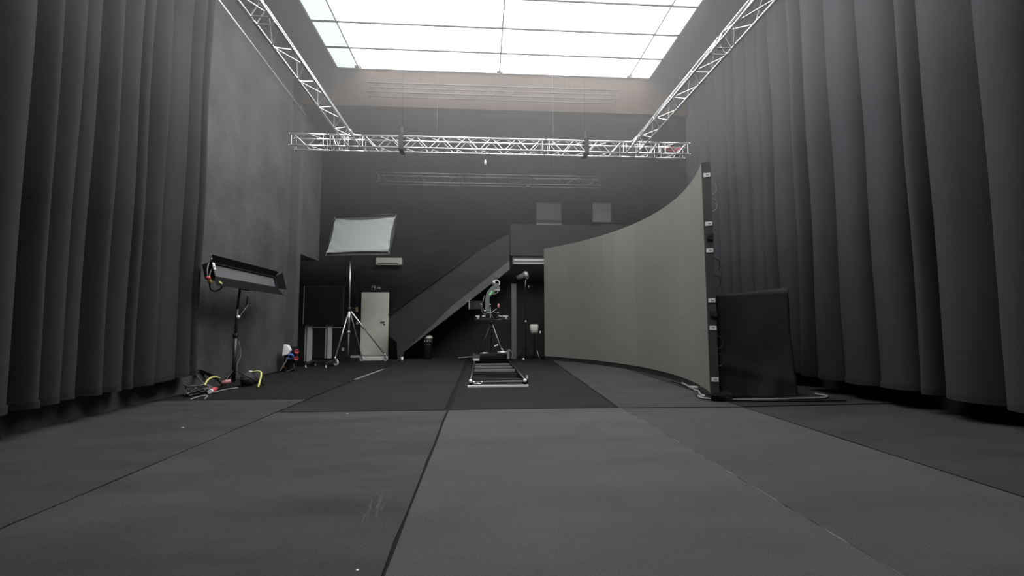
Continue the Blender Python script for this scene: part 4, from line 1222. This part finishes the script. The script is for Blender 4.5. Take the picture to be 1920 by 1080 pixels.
s2 = thing('lamp_stand', 'pale bucket-shaped lamp on a low black stand by the screen', 'lamp', (lp(1003, 660).x, LY+0.2, 0.012))
c = lp(1003, 625)
c.y = LY+0.2
MB().lathe(c, [(0.09, 0), (0.125, 0.02), (0.145, 0.24), (0.13, 0.27), (0.10, 0.28)], 20).build('shade', 'off_white', s2)
MB().torus(c+Vector((0, 0, 0.28)), 0.115, 0.012, axis=(0, 0, 1), n=20, m=6).build('rim', 'tag_white', s2)
MB().box((c.x-0.16, c.y-0.1, c.z-0.05), (c.x+0.24, c.y+0.1, c.z-0.005)).build('tray', 'black_metal', s2)
MB().cyl((c.x, c.y, 0.05), (c.x, c.y, c.z-0.04), 0.02, n=8).build('tube', 'flap_black', s2)
for ang, m_ in ((-40, 'aluminium_dull'), (80, 'black_metal'), (200, 'black_metal')):
    dv_ = Vector((math.cos(math.radians(ang)), math.sin(math.radians(ang)), 0))*0.20
    MB().cyl((c.x+dv_.x*0.5, c.y+dv_.y*0.5, 0.30), (c.x+dv_.x, c.y+dv_.y, 0.022), 0.010, n=6).build('leg', m_, s2)
MB().lathe((c.x+0.19, c.y-0.08, c.z-0.004), [(0.015, 0), (0.028, 0.01), (0.02, 0.06), (0.008, 0.075)], 10).build('switch_knob', 'tag_white', s2)

# white-topped canister under the stairs
v0 = flo(802, 674)
vc = thing('canister', 'black canister with a white domed lid under the staircase', 'canister', (v0.x, v0.y, 0.012))
k = v0.y/829.0
MB().lathe((v0.x, v0.y, 0.013), [(0.10, 0), (0.12, 0.03), (0.13, 0.40), (0.15, 0.46), (0.15, 0.52)], 20).build('body', 'black_plastic', vc)
MB().lathe((v0.x, v0.y, 0.533), [(0.16, 0), (0.165, 0.02), (0.165, 0.13), (0.14, 0.16)], 20).build('head', 'black_metal', vc)
MB().lathe((v0.x+0.01, v0.y, 0.694), [(0.15, 0), (0.148, 0.03), (0.12, 0.08), (0.06, 0.11), (0.01, 0.12)], 20).build('lid', 'off_white', vc)
for s in (-0.09, 0, 0.09):
    MB().lathe((v0.x+s, v0.y-0.155, 0.60), [(0.006, 0), (0.022, 0.005), (0.022, 0.02), (0.008, 0.025)], 8, axis=(0, -1, 0)).build('button', 'aluminium_dull', vc)
cp = flo(754, 677)
cu = thing('paper_cup', 'small white paper cup on the floor at the foot of the stairs', 'cup', (cp.x, cp.y, 0.012))
MB().lathe((cp.x, cp.y, 0.013), [(0.03, 0), (0.033, 0.005), (0.045, 0.11), (0.04, 0.11), (0.03, 0.02)], 14).build('cup_wall', 'tag_white', cu)
MB().torus((cp.x, cp.y, 0.123), 0.0435, 0.005, axis=(0, 0, 1), n=16, m=6).build('rim', 'tag_white', cu)

# ================================================================== HAZE (added volume standing in for lens veiling glare)
hz = bpy.data.objects.new('haze', None)
COL.objects.link(hz)
hz.location = (0.5, 6.5, 2.5)
tag(hz, 'thin grey haze added for lens glare in the upper half of the studio', 'haze', kind='stuff')
for (z0, z1, dens) in ((2.5, 4.2, 0.006), (4.201, 7.93, 0.0205)):
    m = bpy.data.materials.new('haze_%.1f' % z0)
    m.use_nodes = True
    nt = m.node_tree
    nt.nodes.remove(nt.nodes['Principled BSDF'])
    vs_ = nt.nodes.new('ShaderNodeVolumeScatter')
    vs_.inputs['Color'].default_value = (0.97, 0.97, 1.0, 1)
    vs_.inputs['Density'].default_value = dens
    nt.links.new(vs_.outputs[0], nt.nodes['Material Output'].inputs['Volume'])
    MATS['haze_%.1f' % z0] = m
    MB().box((-6.9, 1.0, z0), (6.05, 15.95, z1)).build('haze_layer', 'haze_%.1f' % z0, hz)
